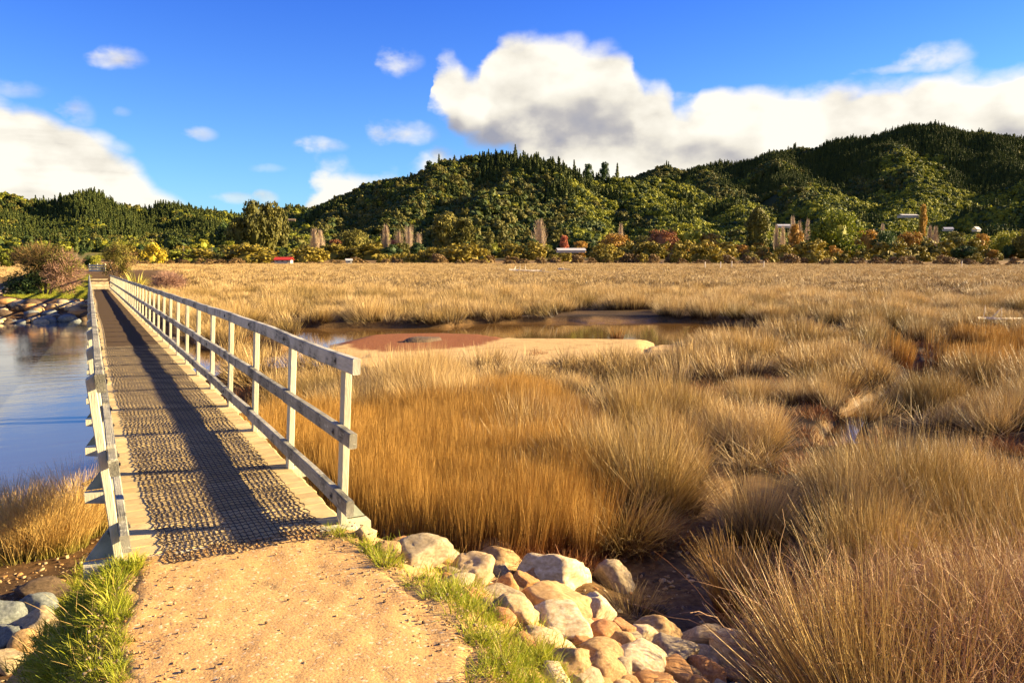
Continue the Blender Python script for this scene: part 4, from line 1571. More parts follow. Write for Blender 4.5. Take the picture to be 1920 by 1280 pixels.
scatter('fine_rushes', 'fine_mid', np.stack([x, y, z - .02], 1), tilt_rot(len(x), r, 0.05, LEFTDIR + math.pi, 0.05), np.stack([wd, wd, 0.75 + 0.1 * wd], 1),
        'bright orange rush bed behind the dark pool at the right', 'rushes', 10)
cnt['fine2'] = len(x)

# single clumps that stand apart
CLUMPS = [
    # px, py(base), height m, radius m, blades, spread, material, label
    ((1165, 1010), 0.80, 0.42, 1500, 0.75, M_RUSH, 'round drooping rush tussock overhanging the dark mud behind the lone boulder'),
    ((1250, 965), 0.80, 0.34, 1100, 0.6, M_RUSH, 'drooping rush tussock right of the round one, above the dark hollow'),
    ((1420, 1000), 0.95, 0.30, 1000, 0.35, M_RUSH, 'upright rush clump standing over the shaded hollow in the middle right'),
    ((1156, 628), 0.75, 0.25, 160, 0.15, M_FINE, 'little orange rush clump standing alone in the long pool'),
    ((1390, 1135), 0.85, 0.22, 520, 0.40, M_FINE, 'thin orange rush tuft on the mud beyond the rock pile'),
    ((1185, 1145), 0.35, 0.22, 160, 0.7, M_RUSH, 'sparse dry tuft of grass behind the lumpy white stone'),
    ((40, 1030), 0.80, 0.38, 1300, 0.35, M_LRUSH, 'dark-based rush clump at the left edge on the mud beach'),
    ((95, 1022), 0.88, 0.34, 1500, 0.30, M_LRUSH, 'orange rush clump with drooping front stems on the mud beach'),
    ((148, 985), 0.92, 0.36, 1500, 0.26, M_LRUSH, 'taller orange rush clump next to the left railing posts'),
    ((10, 975), 0.75, 0.4, 1000, 0.3, M_LRUSH, 'far clump of the left rushes beside the river water'),
    ((-70, 1010), 0.8, 0.4, 900, 0.3, M_LRUSH, 'rush clump on the mud beach just beyond the left edge'),
]
for i, ((px, py), h, rd, nb, sprd, mt, lab) in enumerate(CLUMPS):
    x, y = G(px, py, -1.3)
    z = float(ground_h(x, y))
    if 'pool' in lab:
        z = -1.5
    me = tuft('rush_clump', mt, nb, rd, h, 0.0055 if y < 14 else 0.014, sprd, 0.9 if 'droop' in lab else 0.45, 500 + i, 5, 0.45)
    obj('rush_clump', me, loc=(x, y, z - .02), rot=(0, 0, i), label=lab, cat='rush clump')

# red and brown low growth
library('red_low', [tuft('red_low', M_RED, 50, 0.18, 0.22, 0.010, 0.9, 0.5, 450 + i, 2) for i in range(3)])
pts = []
for (px, py, rad, n) in ((1150, 900, .55, 90), (1130, 870, .4, 40), (1490, 615, 1.3, 60), (1440, 620, 1.5, 50), (1040, 1050, .4, 25), (1200, 1000, .4, 20)):
    gx_, gy_ = G(px, py, -1.25)
    a = r.random(n) * 6.28
    q = np.sqrt(r.random(n)) * rad
    pts.append(np.stack([gx_ + q * np.cos(a) * 1.5, gy_ + q * np.sin(a)], 1))
for hi, (hx_, hy_, ha_, hb_) in enumerate(HOLES):
    if 7 < math.hypot(hx_, hy_) < 34 and hi % 2 == 0:
        q = np.sqrt(r.random(11))
        a = r.random(11) * 6.28
        pts.append(np.stack([hx_ + q * ha_ * np.cos(a), hy_ + q * hb_ * np.sin(a)], 1))
pts = np.concatenate(pts)
pts = pts[sdist(pts[:, 0], pts[:, 1], CREEK_A) > 0]
z = ground_h(pts[:, 0], pts[:, 1])
scatter('saltwort', 'red_low', np.column_stack([pts, z - .01]), tilt_rot(len(pts), r, 0, None, .2), np.ones((len(pts), 3)) * (0.7 + .6 * r.random(len(pts)))[:, None],
        'low reddish saltwort creeping on the mud', 'saltwort', 4)

# twiggy brush at the lower right
def twig_mesh(seed, n=70, h=0.55, w=0.0045, mat=None):
    rr2 = np.random.default_rng(seed)
    V, Q = [], []
    c = 0
    segs = 6
    for i in range(n):
        p = np.array([rr2.normal() * .16, rr2.normal() * .16, rr2.random() * h * .5])
        d = np.array([rr2.normal() * .9, rr2.normal() * .9, 0.6 + rr2.random() * .6])
        d /= np.linalg.norm(d)
        L = h * (0.5 + rr2.random() * .6)
        side = np.cross(d, rr2.normal(size=3))
        side /= np.linalg.norm(side)
        for s_ in range(segs + 1):
            t = s_ / segs
            ww = w * (1 - .6 * t)
            V += [p - side * ww / 2, p + side * ww / 2]
            d = d + rr2.normal(size=3) * .22 + np.array([0, 0, -.05])
            d /= np.linalg.norm(d)
            p = p + d * L / segs
        for s_ in range(segs):
            b_ = c + 2 * s_
            Q.append((b_, b_ + 1, b_ + 3, b_ + 2))
        c += 2 * (segs + 1)
    V = np.array(V)
    return mesh('twigs', V, [np.array(Q)], [mat or M_TWIG], False)


library('twigs', [twig_mesh(460 + i) for i in range(4)])
x = rng.uniform(3.6, 8.5, 1500)
y = rng.uniform(1.6, 4.6, 1500)
okb = (sdist(x, y, PG([(1520, 1230), (1640, 1180), (1760, 1160), (1960, 1130), (2100, 1120), (2300, 1500), (1480, 1500), (1480, 1290)], -0.8)) < 0.2) & (sdist(x, y, BASIN) > .2)
x, y = x[okb], y[okb]
z = ground_h(x, y)
s_ = 0.8 + 0.5 * r.random(len(x))
scatter('twiggy_brush', 'twigs', np.stack([x, y, z + .05 + .25 * r.random(len(x))], 1), tilt_rot(len(x), r, 0, None, .3), np.stack([s_, s_, s_], 1),
        'tangled pinkish-brown wiry twigs in the bottom right corner', 'brush', 6)
cnt['twig'] = len(x)

# green verge grass
library('verge', [tuft('verge', M_GRASS, 30, 0.05, 0.15, 0.0066, 0.75, 1.0, 470 + i, 4, 0.6) for i in range(6)])
# x, y, spread, count, size
VG = []


def verge(pxs, n, size, jit, zref=0.0):
    for k in range(n):
        i = rng.integers(0, len(pxs) - 1)
        t = rng.random()
        px = pxs[i][0] * (1 - t) + pxs[i + 1][0] * t + rng.normal() * jit
        py = pxs[i][1] * (1 - t) + pxs[i + 1][1] * t + rng.normal() * jit * .5
        p = hit(px, py, tmax=12)
        VG.append((p[0], p[1], p[2], size * rng.uniform(.5, 1.25)))


verge([(185, 1085), (165, 1130), (130, 1180), (110, 1230), (90, 1285)], 330, 1.0, 30)
verge([(210, 1075), (262, 1058)], 34, .75, 9)
verge([(190, 1130), (165, 1200), (175, 1280)], 150, .55, 16)
verge([(610, 995), (660, 1012), (700, 1040), (745, 1060)], 70, .55, 13)
verge([(690, 1025), (735, 1062)], 26, .95, 10)
verge([(745, 1000), (850, 1050), (870, 1060)], 40, 1.0, 12)
verge([(780, 1090), (840, 1110), (890, 1145), (930, 1160)], 110, .85, 20)
verge([(850, 1060), (860, 1110), (905, 1150)], 60, 1.05, 14)
verge([(900, 1190), (960, 1215), (1010, 1240)], 150, .8, 30)
verge([(920, 1240), (980, 1270), (1040, 1290)], 120, .7, 28)
verge([(1000, 1180), (1030, 1230), (1060, 1290)], 60, 1.0, 14)
verge([(232, 1120), (226, 1190), (224, 1285)], 90, .5, 7)
VG = np.array(VG)
VG = VG[(VG[:, 0] < 0.5) | (rng.random(len(VG)) < 0.66)]
VG[:, 3] *= np.where(VG[:, 0] < 0.5, 0.92, 0.86)
scatter('verge_grass', 'verge', VG[:, :3] - [0, 0, .006], tilt_rot(len(VG), r, 0.1, None, .25), np.stack([VG[:, 3]] * 3, 1),
        'bright green grass along both edges of the gravel path', 'grass', 7)
# straw blades among the green
library('straw', [tuft('straw', M_RUSH, 7, 0.04, 0.26, 0.0035, 0.9, 0.8, 480 + i, 4, .5) for i in range(3)])
sel = rng.random(len(VG)) < 0.16
scatter('straw_stems', 'straw', VG[sel, :3], tilt_rot(int(sel.sum()), r, 0.1, None, .3), np.stack([VG[sel, 3]] * 3, 1), 'dry straw stems bending out of the green grass and over the stones', 'grass', 8)
# pebbles on the path and crumbs on the mud
PBM = [rock_mesh('pebble', ROCKM[c], 600 + i, 1) for i, c in enumerate(('cream', 'tan', 'grey', 'tan', 'orange', 'dark', 'cream'))]
library('pebble', PBM)
n = 4200
x = rng.uniform(-0.1, 1.6, n)
y = rng.uniform(1.8, 4.56, n)
d = sdist(x, y, PATHP)
e_ = smooth((d + 0.45) / 0.4)
ok = (d < 0.10) & (rng.random(n) < 0.10 + 0.90 * e_)
x, y = x[ok], y[ok]
s_ = 0.0025 + 0.006 * rng.random(len(x)) ** 3
scatter('path_pebbles', 'pebble', np.stack([x, y, np.full(len(x), .012) + s_ * .3], 1), tilt_rot(len(x), r, 0, None, .5), np.stack([s_ * 1.3, s_, s_ * .8], 1),
        'loose pebbles strewn on the gravel path, thicker along its edges', 'pebbles', 12)
n = 1500
x = rng.uniform(-1.2, 0.0, n)
y = rng.uniform(4.5, 10, n)
x2 = rng.uniform(2.8, 6, n)
y2 = rng.uniform(2.5, 7, n)
x, y = np.concatenate([x, x2]), np.concatenate([y, y2])
ok = (x < 0) | (sdist(x, y, BASIN) < 0.2)
x, y = x[ok], y[ok]
z = ground_h(x, y)
s_ = 0.004 + 0.026 * rng.random(len(x)) ** 4
scatter('mud_pebbles', 'pebble', np.stack([x, y, z + s_ * .2], 1), tilt_rot(len(x), r, 0, None, .5), np.stack([s_ * 1.4, s_, s_ * .6], 1), 'small shells and pebbles on the bare mud', 'pebbles', 13)
print('COUNTS', cnt, 'verge', len(VG), 't', time.time() - T0)

# ------------------------------------------------------------------ trees
def crown_cloud(seed, kind, nclump, nleaf, leaf, sx=1.0, sz=1.0, jit=1.0):
    """leaf-sized faces gathered in clumps through a crown of unit radius, base at z=0, height 2*sz"""
    r = np.random.default_rng(seed)
    V = []
    C = []
    for i in range(nclump):
        if kind == 'round':
            u = r.normal(size=3)
            u /= np.linalg.norm(u)
            q = 0.55 + 0.35 * r.random()
            c = np.array([u[0] * q * sx, u[1] * q * sx, sz + u[2] * q * sz])
            cr = (0.20 + 0.20 * r.random()) * sx
        elif kind == 'conifer':
            t = (i + r.random()) / nclump
            q = (1 - t) ** 0.85 * 0.75 * sx
            a = i * 2.399 + r.random()
            c = np.array([q * math.cos(a) * (0.4 + .6 * r.random()), q * math.sin(a) * (0.4 + .6 * r.random()), 0.12 + t * 2 * sz * 0.93])
            cr = (0.10 + 0.30 * (1 - t)) * sx
        elif kind == 'tall':
            t = r.random()
            w = math.sin(math.pi * (0.12 + 0.74 * t)) ** 0.7
            a = r.random() * 6.28
            q = w * sx * (0.5 + .35 * r.random())
            c = np.array([q * math.cos(a), q * math.sin(a), 0.15 + t * 2 * sz * .86])
            cr = (0.30 + .16 * r.random()) * sx
        else:   # shrub: dome
            a = r.random() * 6.28
            t = r.random()
            q = math.sqrt(1 - (t * .95) ** 2) * (0.6 + .3 * r.random()) * sx
            c = np.array([q * math.cos(a), q * math.sin(a), t * 1.6 * sz])
            cr = (0.22 + .16 * r.random()) * sx
        C.append((c, cr))
    per = nleaf // nclump
    for c, cr in C:
        u = r.normal(size=(per, 3))
        u /= np.linalg.norm(u, axis=1)[:, None]
        q = cr * (0.55 + 0.5 * r.random(per))
        P = c + u * q[:, None] * [1, 1, 0.8]
        n = u + r.normal(size=(per, 3)) * 0.55 * jit + [0, 0, .25]
        n /= np.linalg.norm(n, axis=1)[:, None]
        t1 = np.cross(n, r.normal(size=(per, 3)))
        t1 /= np.linalg.norm(t1, axis=1)[:, None]
        t2 = np.cross(n, t1)
        s = leaf * (0.6 + 0.8 * r.random(per))[:, None]
        V.append(np.stack([P - t1 * s, P + t2 * s * .6, P + t1 * s, P - t2 * s * .6], 1))
    V = np.concatenate(V)
    Q = np.arange(len(V) * 4).reshape(-1, 4)
    return V.reshape(-1, 3), Q


def tube(pts, rads, n=6):
    V, Q = [], []
    pts = [np.array(p, float) for p in pts]
    for i, (p, q) in enumerate(zip(pts, rads)):
        d = (pts[min(i + 1, len(pts) - 1)] - pts[max(i - 1, 0)])
        d /= np.linalg.norm(d)
        a = np.cross(d, [0.3, 0.9, 0.1])
        a /= np.linalg.norm(a)
        b = np.cross(d, a)
        for k in range(n):
            t = 2 * math.pi * k / n
            V.append(p + (a * math.cos(t) + b * math.sin(t)) * q)
    for i in range(len(pts) - 1):
        for k in range(n):
            Q.append((i * n + k, i * n + (k + 1) % n, (i + 1) * n + (k + 1) % n, (i + 1) * n + k))
    return np.array(V), np.array(Q)


def join(parts):
    V, Q, c = [], [], 0
    for v, q in parts:
        V.append(v)
        Q.append(q + c)
        c += len(v)
    return np.concatenate(V), np.concatenate(Q)


def trunk_mesh(seed, h=1.0, rad=0.06, limbs=7, mat=None):
    r = np.random.default_rng(seed)
    parts = [tube([(0, 0, -0.05), (0.02, 0.01, h * .5), (-.01, .02, h * 1.2), (0, 0, h * 1.7)], [rad, rad * .75, rad * .5, rad * .15])]
    for i in range(limbs):
        z0 = h * (0.35 + 1.1 * i / limbs)
        a = i * 2.4 + r.random()
        L = 0.55 * (1 - 0.4 * i / limbs)
        parts.append(tube([(0, 0, z0), (L * .5 * math.cos(a), L * .5 * math.sin(a), z0 + L * .3), (L * math.cos(a), L * math.sin(a), z0 + L * .75)], [rad * .4, rad * .25, rad * .08], 4))
    V, Q = join(parts)
    return mesh('trunk', V, [Q], [mat or M_BARK], True)


def bare_mesh(seed, h=2.0, w=0.28, n=520, thick=0.022):
    """leafless fastigiate crown of fine branches"""
    r = np.random.default_rng(seed)
    parts = []
    for i in range(n):
        z0 = h * (0.06 + 0.80 * r.random())
        a = r.random() * 6.28
        L = w * (0.5 + .8 * r.random()) * (1.15 - z0 / h) * 1.3
        up = L * (1.6 + r.random())
        x1, y1 = L * math.cos(a), L * math.sin(a)
        p0, p1, p2 = np.array([0, 0, z0]), np.array([x1 * .7, y1 * .7, z0 + up * .4]), np.array([x1, y1, z0 + up])
        s = np.array([-math.sin(a), math.cos(a), 0]) * thick * .5
        V = np.array([p0 - s, p0 + s, p1 - s * .7, p1 + s * .7, p2 - s * .2, p2 + s * .2])
        parts.append((V, np.array([[0, 1, 3, 2], [2, 3, 5, 4]])))
    V, Q = join(parts)
    return V, Q


def inner_blob(sx, sz, kind, seed, fine=False):
    """dark inner mass so that the crown does not let light straight through"""
    import bmesh
    bm = bmesh.new()
    bmesh.ops.create_icosphere(bm, subdivisions=2, radius=1.0)
    P = np.array([v.co[:] for v in bm.verts])
    F_ = np.array([[v.index for v in f.verts] for f in bm.faces])
    bm.free()
    n = 1 + (fbm(P[:, 0] * 2 + seed, P[:, 1] * 2 + P[:, 2] * 2, seed, 2) - .5) * .5
    P = P * n[:, None]
    if kind == 'conifer':
        t = (P[:, 2] + 1) / 2
        P = np.stack([P[:, 0] * sx * .55 * (1.15 - t), P[:, 1] * sx * .55 * (1.15 - t), .1 + t * 2 * sz * .85], 1)
    elif kind == 'shrub':
        P = np.stack([P[:, 0] * sx * .55, P[:, 1] * sx * .55, np.maximum(P[:, 2], 0) * sz * 1.0], 1)
    else:
        f_ = (.44 if fine else .62) if kind == 'round' else .30
        P = np.stack([P[:, 0] * sx * f_, P[:, 1] * sx * f_, sz + P[:, 2] * sz * (.70 if kind == 'round' else .42)], 1)
    return P, F_


def hill_tree(name, kind, mat, seed, nclump, nleaf, leaf, sx, sz):
    V, Q = crown_cloud(seed, kind, nclump, nleaf, leaf, sx, sz)
    P, T = inner_blob(sx, sz, kind, seed)
    tr = T + len(V)
    return mesh(name, np.concatenate([V, P]), [Q, tr], [mat], False)


# unit: radius about 1, height about 2 (conifers 2*sz)
library('hill_conifer', [hill_tree('hill_conifer', 'conifer', LM['conifer'], 700 + i, 26, 340, .15, .85, 1.2) for i in range(4)])
library('hill_bush', [hill_tree('hill_bush', 'round', LM['bush'], 710 + i, 11, 330, .17, 1.0, .85) for i in range(4)] +
        [hill_tree('hill_bush', 'round', LM['olive'], 715 + i, 11, 330, .17, 1.0, .95) for i in range(2)])
library('hill_lit', [hill_tree('hill_lit', 'round', LM['lit'], 720 + i, 12, 330, .17, 1.0, .75) for i in range(3)] + [hill_tree('hill_lit', 'round', LM['bush'], 725, 11, 330, .17, 1.0, .85)])

# sample the visible hill slopes
def hill_samples(n, seed):
    rr3 = np.random.default_rng(seed)
    A0, A1 = R_(-40), R_(42)
    rad = np.sqrt(rr3.random(n) * (1720.0 ** 2 - 436.0 ** 2) + 436.0 ** 2)
    az = A0 + (A1 - A0) * rr3.random(n)
    an = math.atan2(VIEW[1], VIEW[0]) - az
    return rad * np.cos(an), rad * np.sin(an), rad, az


NS = 400000
x, y, rad, az = hill_samples(NS, 31)
z = hill_h(x, y)
# what is hidden behind nearer ground is left out
ri_ = np.clip(np.searchsorted(hr, rad) - 2, 0, len(hr) - 1)
ai_ = np.clip(((az - ha[0]) / (ha[1] - ha[0])).astype(int), 0, len(ha) - 1)
vis = np.arctan2(z + 7 - CZ, rad) > VISMAX[ri_, ai_] - 0.0008
okh = vis & (z > 4)
# thin to an even spacing growing slowly with distance
keep_p = np.clip(0.62 + 0.2 * smooth((900 - rad) / 400), 0, 1)
okh &= rng.random(NS) < keep_p
x, y, z, rad, az = x[okh], y[okh], z[okh], rad[okh], az[okh]
pxc = 960 + np.tan(az) * FPX
zone_n = fbm(x / 110, y / 110, 201, 3)
zn2 = fbm(x / 28, y / 28, 203, 3)
# plantation conifers on the right range and the left range, native bush on the middle hill
gap = fbm(x / 34, y / 34, 207, 3) < 0.30
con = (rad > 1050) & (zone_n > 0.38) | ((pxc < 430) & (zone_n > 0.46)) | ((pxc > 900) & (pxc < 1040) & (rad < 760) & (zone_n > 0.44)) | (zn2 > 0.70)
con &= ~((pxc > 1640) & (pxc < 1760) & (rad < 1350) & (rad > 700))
lit = (~con) & (((zone_n + zn2) > 0.90) | ((pxc < 500) & (zn2 > .45)) | ((pxc > 1640) & (rad < 1000)) | ((pxc > 1060) & (pxc < 1330) & (rad < 760)) & (zn2 > .42))  # spurs in the sun get brighter leaves, so the light is painted in
lit &= ~((pxc > 600) & (pxc < 960) & (rad < 800) & (rng.random(len(x)) < .65))  # fewer bright crowns paint the shaded left face of the middle hill
bus = ~(con | lit) & ~gap
lit &= ~(gap & (zn2 < .5))
rr4 = np.random.default_rng(5)
for nm, lb, msk, s0, s1, lab in (('hill_conifer_forest', 'hill_conifer', con, 2.1, 3.7, 'dark conifers covering the upper slopes and ridge lines of the hills'),
                                ('hill_bush_forest', 'hill_bush', bus, 2.1, 4.6, 'dense dark green native bush on the hillsides'),
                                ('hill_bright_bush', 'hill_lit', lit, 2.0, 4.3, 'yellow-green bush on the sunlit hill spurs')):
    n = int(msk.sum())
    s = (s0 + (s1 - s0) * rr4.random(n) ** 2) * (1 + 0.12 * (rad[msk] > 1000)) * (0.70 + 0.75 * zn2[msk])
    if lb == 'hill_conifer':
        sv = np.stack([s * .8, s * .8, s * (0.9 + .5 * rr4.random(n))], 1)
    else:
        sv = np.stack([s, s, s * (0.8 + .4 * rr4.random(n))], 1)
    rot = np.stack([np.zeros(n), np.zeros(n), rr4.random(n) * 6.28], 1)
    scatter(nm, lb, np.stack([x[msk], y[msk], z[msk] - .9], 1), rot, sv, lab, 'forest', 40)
    cnt[nm] = n

# individual trees of the plain ---------------------------------------------------
CR = {}
for nm, kind, nc, nl, lf, sx, sz in (('round', 'round', 30, 2400, .075, 1, 1), ('tall', 'tall', 44, 3600, .075, .8, 1.2), ('conifer', 'conifer', 40, 1500, .075, .6, 1.5),
                                     ('shrub', 'shrub', 22, 1100, .095, 1, .7), ('broad', 'round', 40, 3200, .06, 1.2, .9)):
    CR[nm] = []
    for v in range(3 if nm in ('shrub', 'round', 'tall') else 2):
        V, Q = crown_cloud(800 + v * 13 + len(nm), kind, nc, nl, lf, sx, sz)
        P_, T_ = inner_blob(sx, sz, kind, 3 + v, True)
        CR[nm].append(mesh('crown', np.concatenate([V, P_]), [Q, T_ + len(V)], [LM['bush']], False))
V1, Q1 = bare_mesh(5)
V2, Q2 = bare_mesh(6, 2.0, 0.50, 420, .020)
CR['poplar'] = [mesh('crown', V1, [Q1], [M_PALEBARK])]
CR['bare'] = [mesh('crown', V2, [Q2], [M_PALEBARK])]
TRK = {k: trunk_mesh(900 + i, 1.0 if k != 'conifer' else 1.4, .05 if k not in ('poplar', 'bare') else .028, 7 if k not in ('poplar', 'shrub') else 3,
                     M_PALEBARK if k in ('poplar', 'bare') else M_BARK) for i, k in enumerate(CR)}


def plant(kind, mat, px, pybase, hpx, wpx, dist, name, label, cat='tree', group=None, zoff=0.0, trunk=True):
    x, y = at_dist(px, dist)
    z = float(floor_h(x, y))
    depth = x * _F[0] + y * _F[1]
    H = hpx / FPX * depth
    Wd = wpx / FPX * depth
    if pybase is not None:
        # keep the top where it is seen even if the ground there is a little lower
        top = CZ + (HORY - (pybase - hpx)) / FPX * depth
        H = max(top - z, H * 0.5)
    hu = {'round': 2.0, 'tall': 2.4, 'conifer': 3.0, 'shrub': 1.25, 'broad': 1.9, 'poplar': 2.25, 'bare': 2.3}[kind]
    wu = {'round': 2.0, 'tall': 1.5, 'conifer': 1.1, 'shrub': 2.0, 'broad': 2.4, 'poplar': .62, 'bare': 1.15}[kind]
    e = obj(name, None, loc=(x, y, z + zoff), rot=(0, 0, rng.random() * 6.28), label=label, cat=cat, group=group)
    k = rng.integers(0, len(CR[kind]))
    sc = (Wd / wu, Wd / wu, H / hu)
    c = obj('crown', CR[kind][k], e, scl=sc)
    c.material_slots[0].link = 'OBJECT'
    c.material_slots[0].material = LM[mat]
    if trunk:
        obj('trunk', TRK[kind], e, scl=sc)
    return e


TREES = [
    # kind, foliage, px, base py, h, w, dist, name, label
    ('round', 'olive', 450, 492, 88, 56, 400, 'gum_tree', 'lower left tree of the tall olive gum group left of the red-roofed hut'),
    ('round', 'olive', 480, 493, 122, 56, 395, 'gum_tree', 'tallest olive gum tree, standing in the middle of the group above the red-roofed hut'),
    ('round', 'olive', 506, 493, 116, 54, 400, 'gum_tree', 'right tall gum of the group, its pale trunk showing above the hut'),
    ('round', 'olive', 527, 490, 100, 40, 430, 'gum_tree', 'lighter gum tree at the right shoulder of the tall group'),
    ('tall', 'darkgreen', 425, 490, 72, 36, 420, 'dark_tree', 'dark tree at the left shoulder of the tall gum group'),
    ('poplar', 'bare', 590, 492, 74, 20, 380, 'bare_poplar', 'leafless poplar between the gum group and the round brown-green tree'),
    ('poplar', 'bare', 601, 492, 70, 16, 382, 'bare_poplar', 'second leafless poplar just right of the first one left of the round tree'),
    ('broad', 'olive', 668, 494, 66, 74, 350, 'round_tree', 'large round brown-green tree standing on the marsh edge in the left middle'),
    ('round', 'rust', 628, 492, 44, 30, 360, 'brown_tree', 'brownish tree left of the large round one'),
    ('poplar', 'bare', 724, 490, 80, 17, 380, 'bare_poplar', 'tall slender leafless poplar right of the round brown-green tree'),
    ('bare', 'bare', 748, 490, 62, 17, 380, 'bare_tree', 'grey leafless spreading tree beside the slender poplar'),
    ('bare', 'bare', 767, 490, 70, 19, 372, 'bare_tree', 'pale leafless fan-shaped tree in the pale group'),
    ('bare', 'bare', 786, 490, 56, 11, 380, 'bare_tree', 'thin leafless tree at the right end of the pale group'),
    ('round', 'red', 740, 488, 40, 18, 390, 'red_tree', 'small red-leaved tree behind the leafless trees'),
    ('round', 'darkgreen', 734, 498, 40, 40, 330, 'dark_tree', 'dark green bushy tree in front of the leafless poplar'),
    ('tall', 'olive', 836, 490, 92, 48, 390, 'tall_tree', 'tall dense green tree, left one of the pair under the hill'),
    ('tall', 'olive', 872, 490, 84, 38, 390, 'tall_tree', 'tall green tree, right one of the pair under the hill'),
    ('tall', 'olive', 920, 488, 62, 17, 390, 'slender_tree', 'slender green tree right of the tall pair'),
    ('round', 'olive', 944, 488, 58, 28, 395, 'round_tree', 'round olive tree beside the slender one'),
    ('round', 'darkgreen', 996, 490, 44, 34, 370, 'dark_tree', 'dark green tree at the foot of the tall leafless poplar'),
    ('poplar', 'bare', 1011, 490, 92, 25, 380, 'bare_poplar', 'widest leafless poplar standing alone in the middle under the hill'),
    ('round', 'red', 1058, 484, 44, 16, 400, 'red_tree', 'small red tree right of the widest poplar'),
    ('poplar', 'bare', 1163, 486, 78, 12, 420, 'bare_poplar', 'thin leafless poplar above the orange trees in the middle right'),
    ('broad', 'orange', 1150, 482, 46, 70, 400, 'orange_tree', 'broad orange tree under the thin poplar'),
    ('broad', 'olive', 1205, 484, 44, 56, 390, 'round_tree', 'olive tree between the orange and the rust-red tree'),
    ('broad', 'rust', 1240, 486, 58, 62, 380, 'rust_tree', 'rust-red broad tree in the middle right'),
    ('tall', 'lit', 1285, 486, 70, 50, 385, 'yellow_green_tree', 'yellow-green tree right of the rust-red one'),
    ('round', 'orange', 1325, 484, 50, 44, 390, 'orange_tree', 'pale orange tree right of the yellow-green one'),
    ('tall', 'olive', 1418, 478, 88, 42, 400, 'tall_tree', 'tall thin-crowned olive tree left of the row of leafless poplars'),
    ('poplar', 'bare', 1454, 476, 66, 11, 430, 'bare_poplar', 'leftmost poplar of the leafless row left of the willow'),
    ('poplar', 'bare', 1466, 476, 64, 10, 430, 'bare_poplar', 'second poplar from the left in the leafless row by the willow'),
    ('poplar', 'bare', 1484, 476, 84, 13, 425, 'bare_poplar', 'tallest poplar of the leafless row left of the willow'),
    ('poplar', 'bare', 1497, 476, 74, 11, 425, 'bare_poplar', 'poplar right of the tallest in the leafless row'),
    ('poplar', 'bare', 1512, 476, 78, 10, 425, 'bare_poplar', 'rightmost poplar of the leafless row, touching the willow'),
    ('round', 'orange', 1491, 478, 60, 32, 400, 'orange_tree', 'bright orange tree under the row of leafless poplars'),
    ('broad', 'willow', 1561, 486, 96, 108, 360, 'willow_tree', 'big bright yellow-green willow with a round crown, the brightest tree on the right'),
    ('round', 'orange', 1622, 480, 50, 50, 400, 'orange_tree', 'pale orange tree just right of the willow'),
    ('broad', 'darkgreen', 1655, 486, 56, 50, 360, 'dark_tree', 'dark green round tree right of the willow'),
    ('broad', 'orange', 1705, 486, 54, 54, 380, 'orange_tree', 'golden orange tree right of the dark round one'),
    ('poplar', 'bare', 1741, 480, 68, 12, 430, 'bare_poplar', 'left poplar of the leafless pair at the right'),
    ('poplar', 'bare', 1751, 480, 66, 12, 430, 'bare_poplar', 'right poplar of the leafless pair at the right'),
    ('poplar', 'bare', 1652, 470, 62, 10, 440, 'bare_poplar', 'faint leafless poplar behind the pale orange tree'),
    ('round', 'olive', 1790, 482, 48, 46, 400, 'round_tree', 'olive tree below the white-roofed houses'),
    ('round', 'orange', 1836, 480, 44, 36, 410, 'orange_tree', 'small orange tree below the pointed white roof'),
    ('broad', 'lit', 1885, 486, 56, 60, 370, 'yellow_green_tree', 'yellow-green broad tree near the right edge'),
    ('broad', 'olive', 1925, 488, 62, 56, 360, 'round_tree', 'olive tree cut by the right edge'),
    ('round', 'orange', 1728, 432, 50, 16, 640, 'orange_tree', 'small orange tree beside the white house on the slope'),
    ('shrub', 'yellow', 287, 496, 36, 48, 260, 'yellow_shrub', 'bright yellow shrub behind the dark bush at the end of the bridge'),
    ('shrub', 'lit', 345, 496, 28, 70, 300, 'green_hedge', 'green hedge bush right of the yellow shrub'),
    ('shrub', 'bush', 398, 496, 26, 60, 300, 'green_hedge', 'dark green hedge bush left of the tall gum group'),
    ('round', 'lit', 380, 494, 46, 40, 380, 'round_tree', 'light green tree behind the hedge left of the gum group'),
    ('round', 'bush', 318, 490, 54, 46, 400, 'round_tree', 'dark green tree above the green hedge left of the gums'),
    ('round', 'lit', 8, 500, 36, 34, 200, 'round_tree', 'yellow-green tree on the far bank at the left edge'),
    ('round', 'bush', 40, 500, 44, 40, 205, 'round_tree', 'dark tree on the far bank behind the big coastal bush'),
    ('round', 'lit', 70, 502, 36, 34, 200, 'round_tree', 'yellow-green tree on the far bank half hidden by the coastal bush'),
    ('conifer', 'conifer', 825, 324, 32, 12, 705, 'skyline_pine', 'lone small pine on the left shoulder of the middle hill'),
    ('round', 'darkgreen', 805, 330, 26, 18, 705, 'skyline_tree', 'small round tree on the skyline left of the lone pine'),
    ('conifer', 'conifer', 966, 304, 30, 13, 700, 'skyline_pine', 'highest pine tip on the crest of the middle hill'),
    ('round', 'olive', 855, 372, 44, 30, 640, 'hill_tree', 'round sunlit tree standing out on the dark face of the middle hill'),
    ('conifer', 'conifer', 1046, 330, 34, 14, 745, 'skyline_pine', 'pine standing above the saddle right of the middle hill'),
    ('conifer', 'conifer', 1075, 332, 30, 12, 750, 'skyline_pine', 'second pine above the saddle right of the middle hill'),
    ('round', 'darkgreen', 1100, 334, 26, 20, 760, 'skyline_tree', 'round tree on the saddle right of the pines'),
    ('round', 'darkgreen', 1130, 336, 30, 22, 780, 'skyline_tree', 'broad tree on the saddle in the centre'),
    ('conifer', 'conifer', 1155, 336, 28, 13, 800, 'skyline_pine', 'pine at the right end of the saddle'),
]
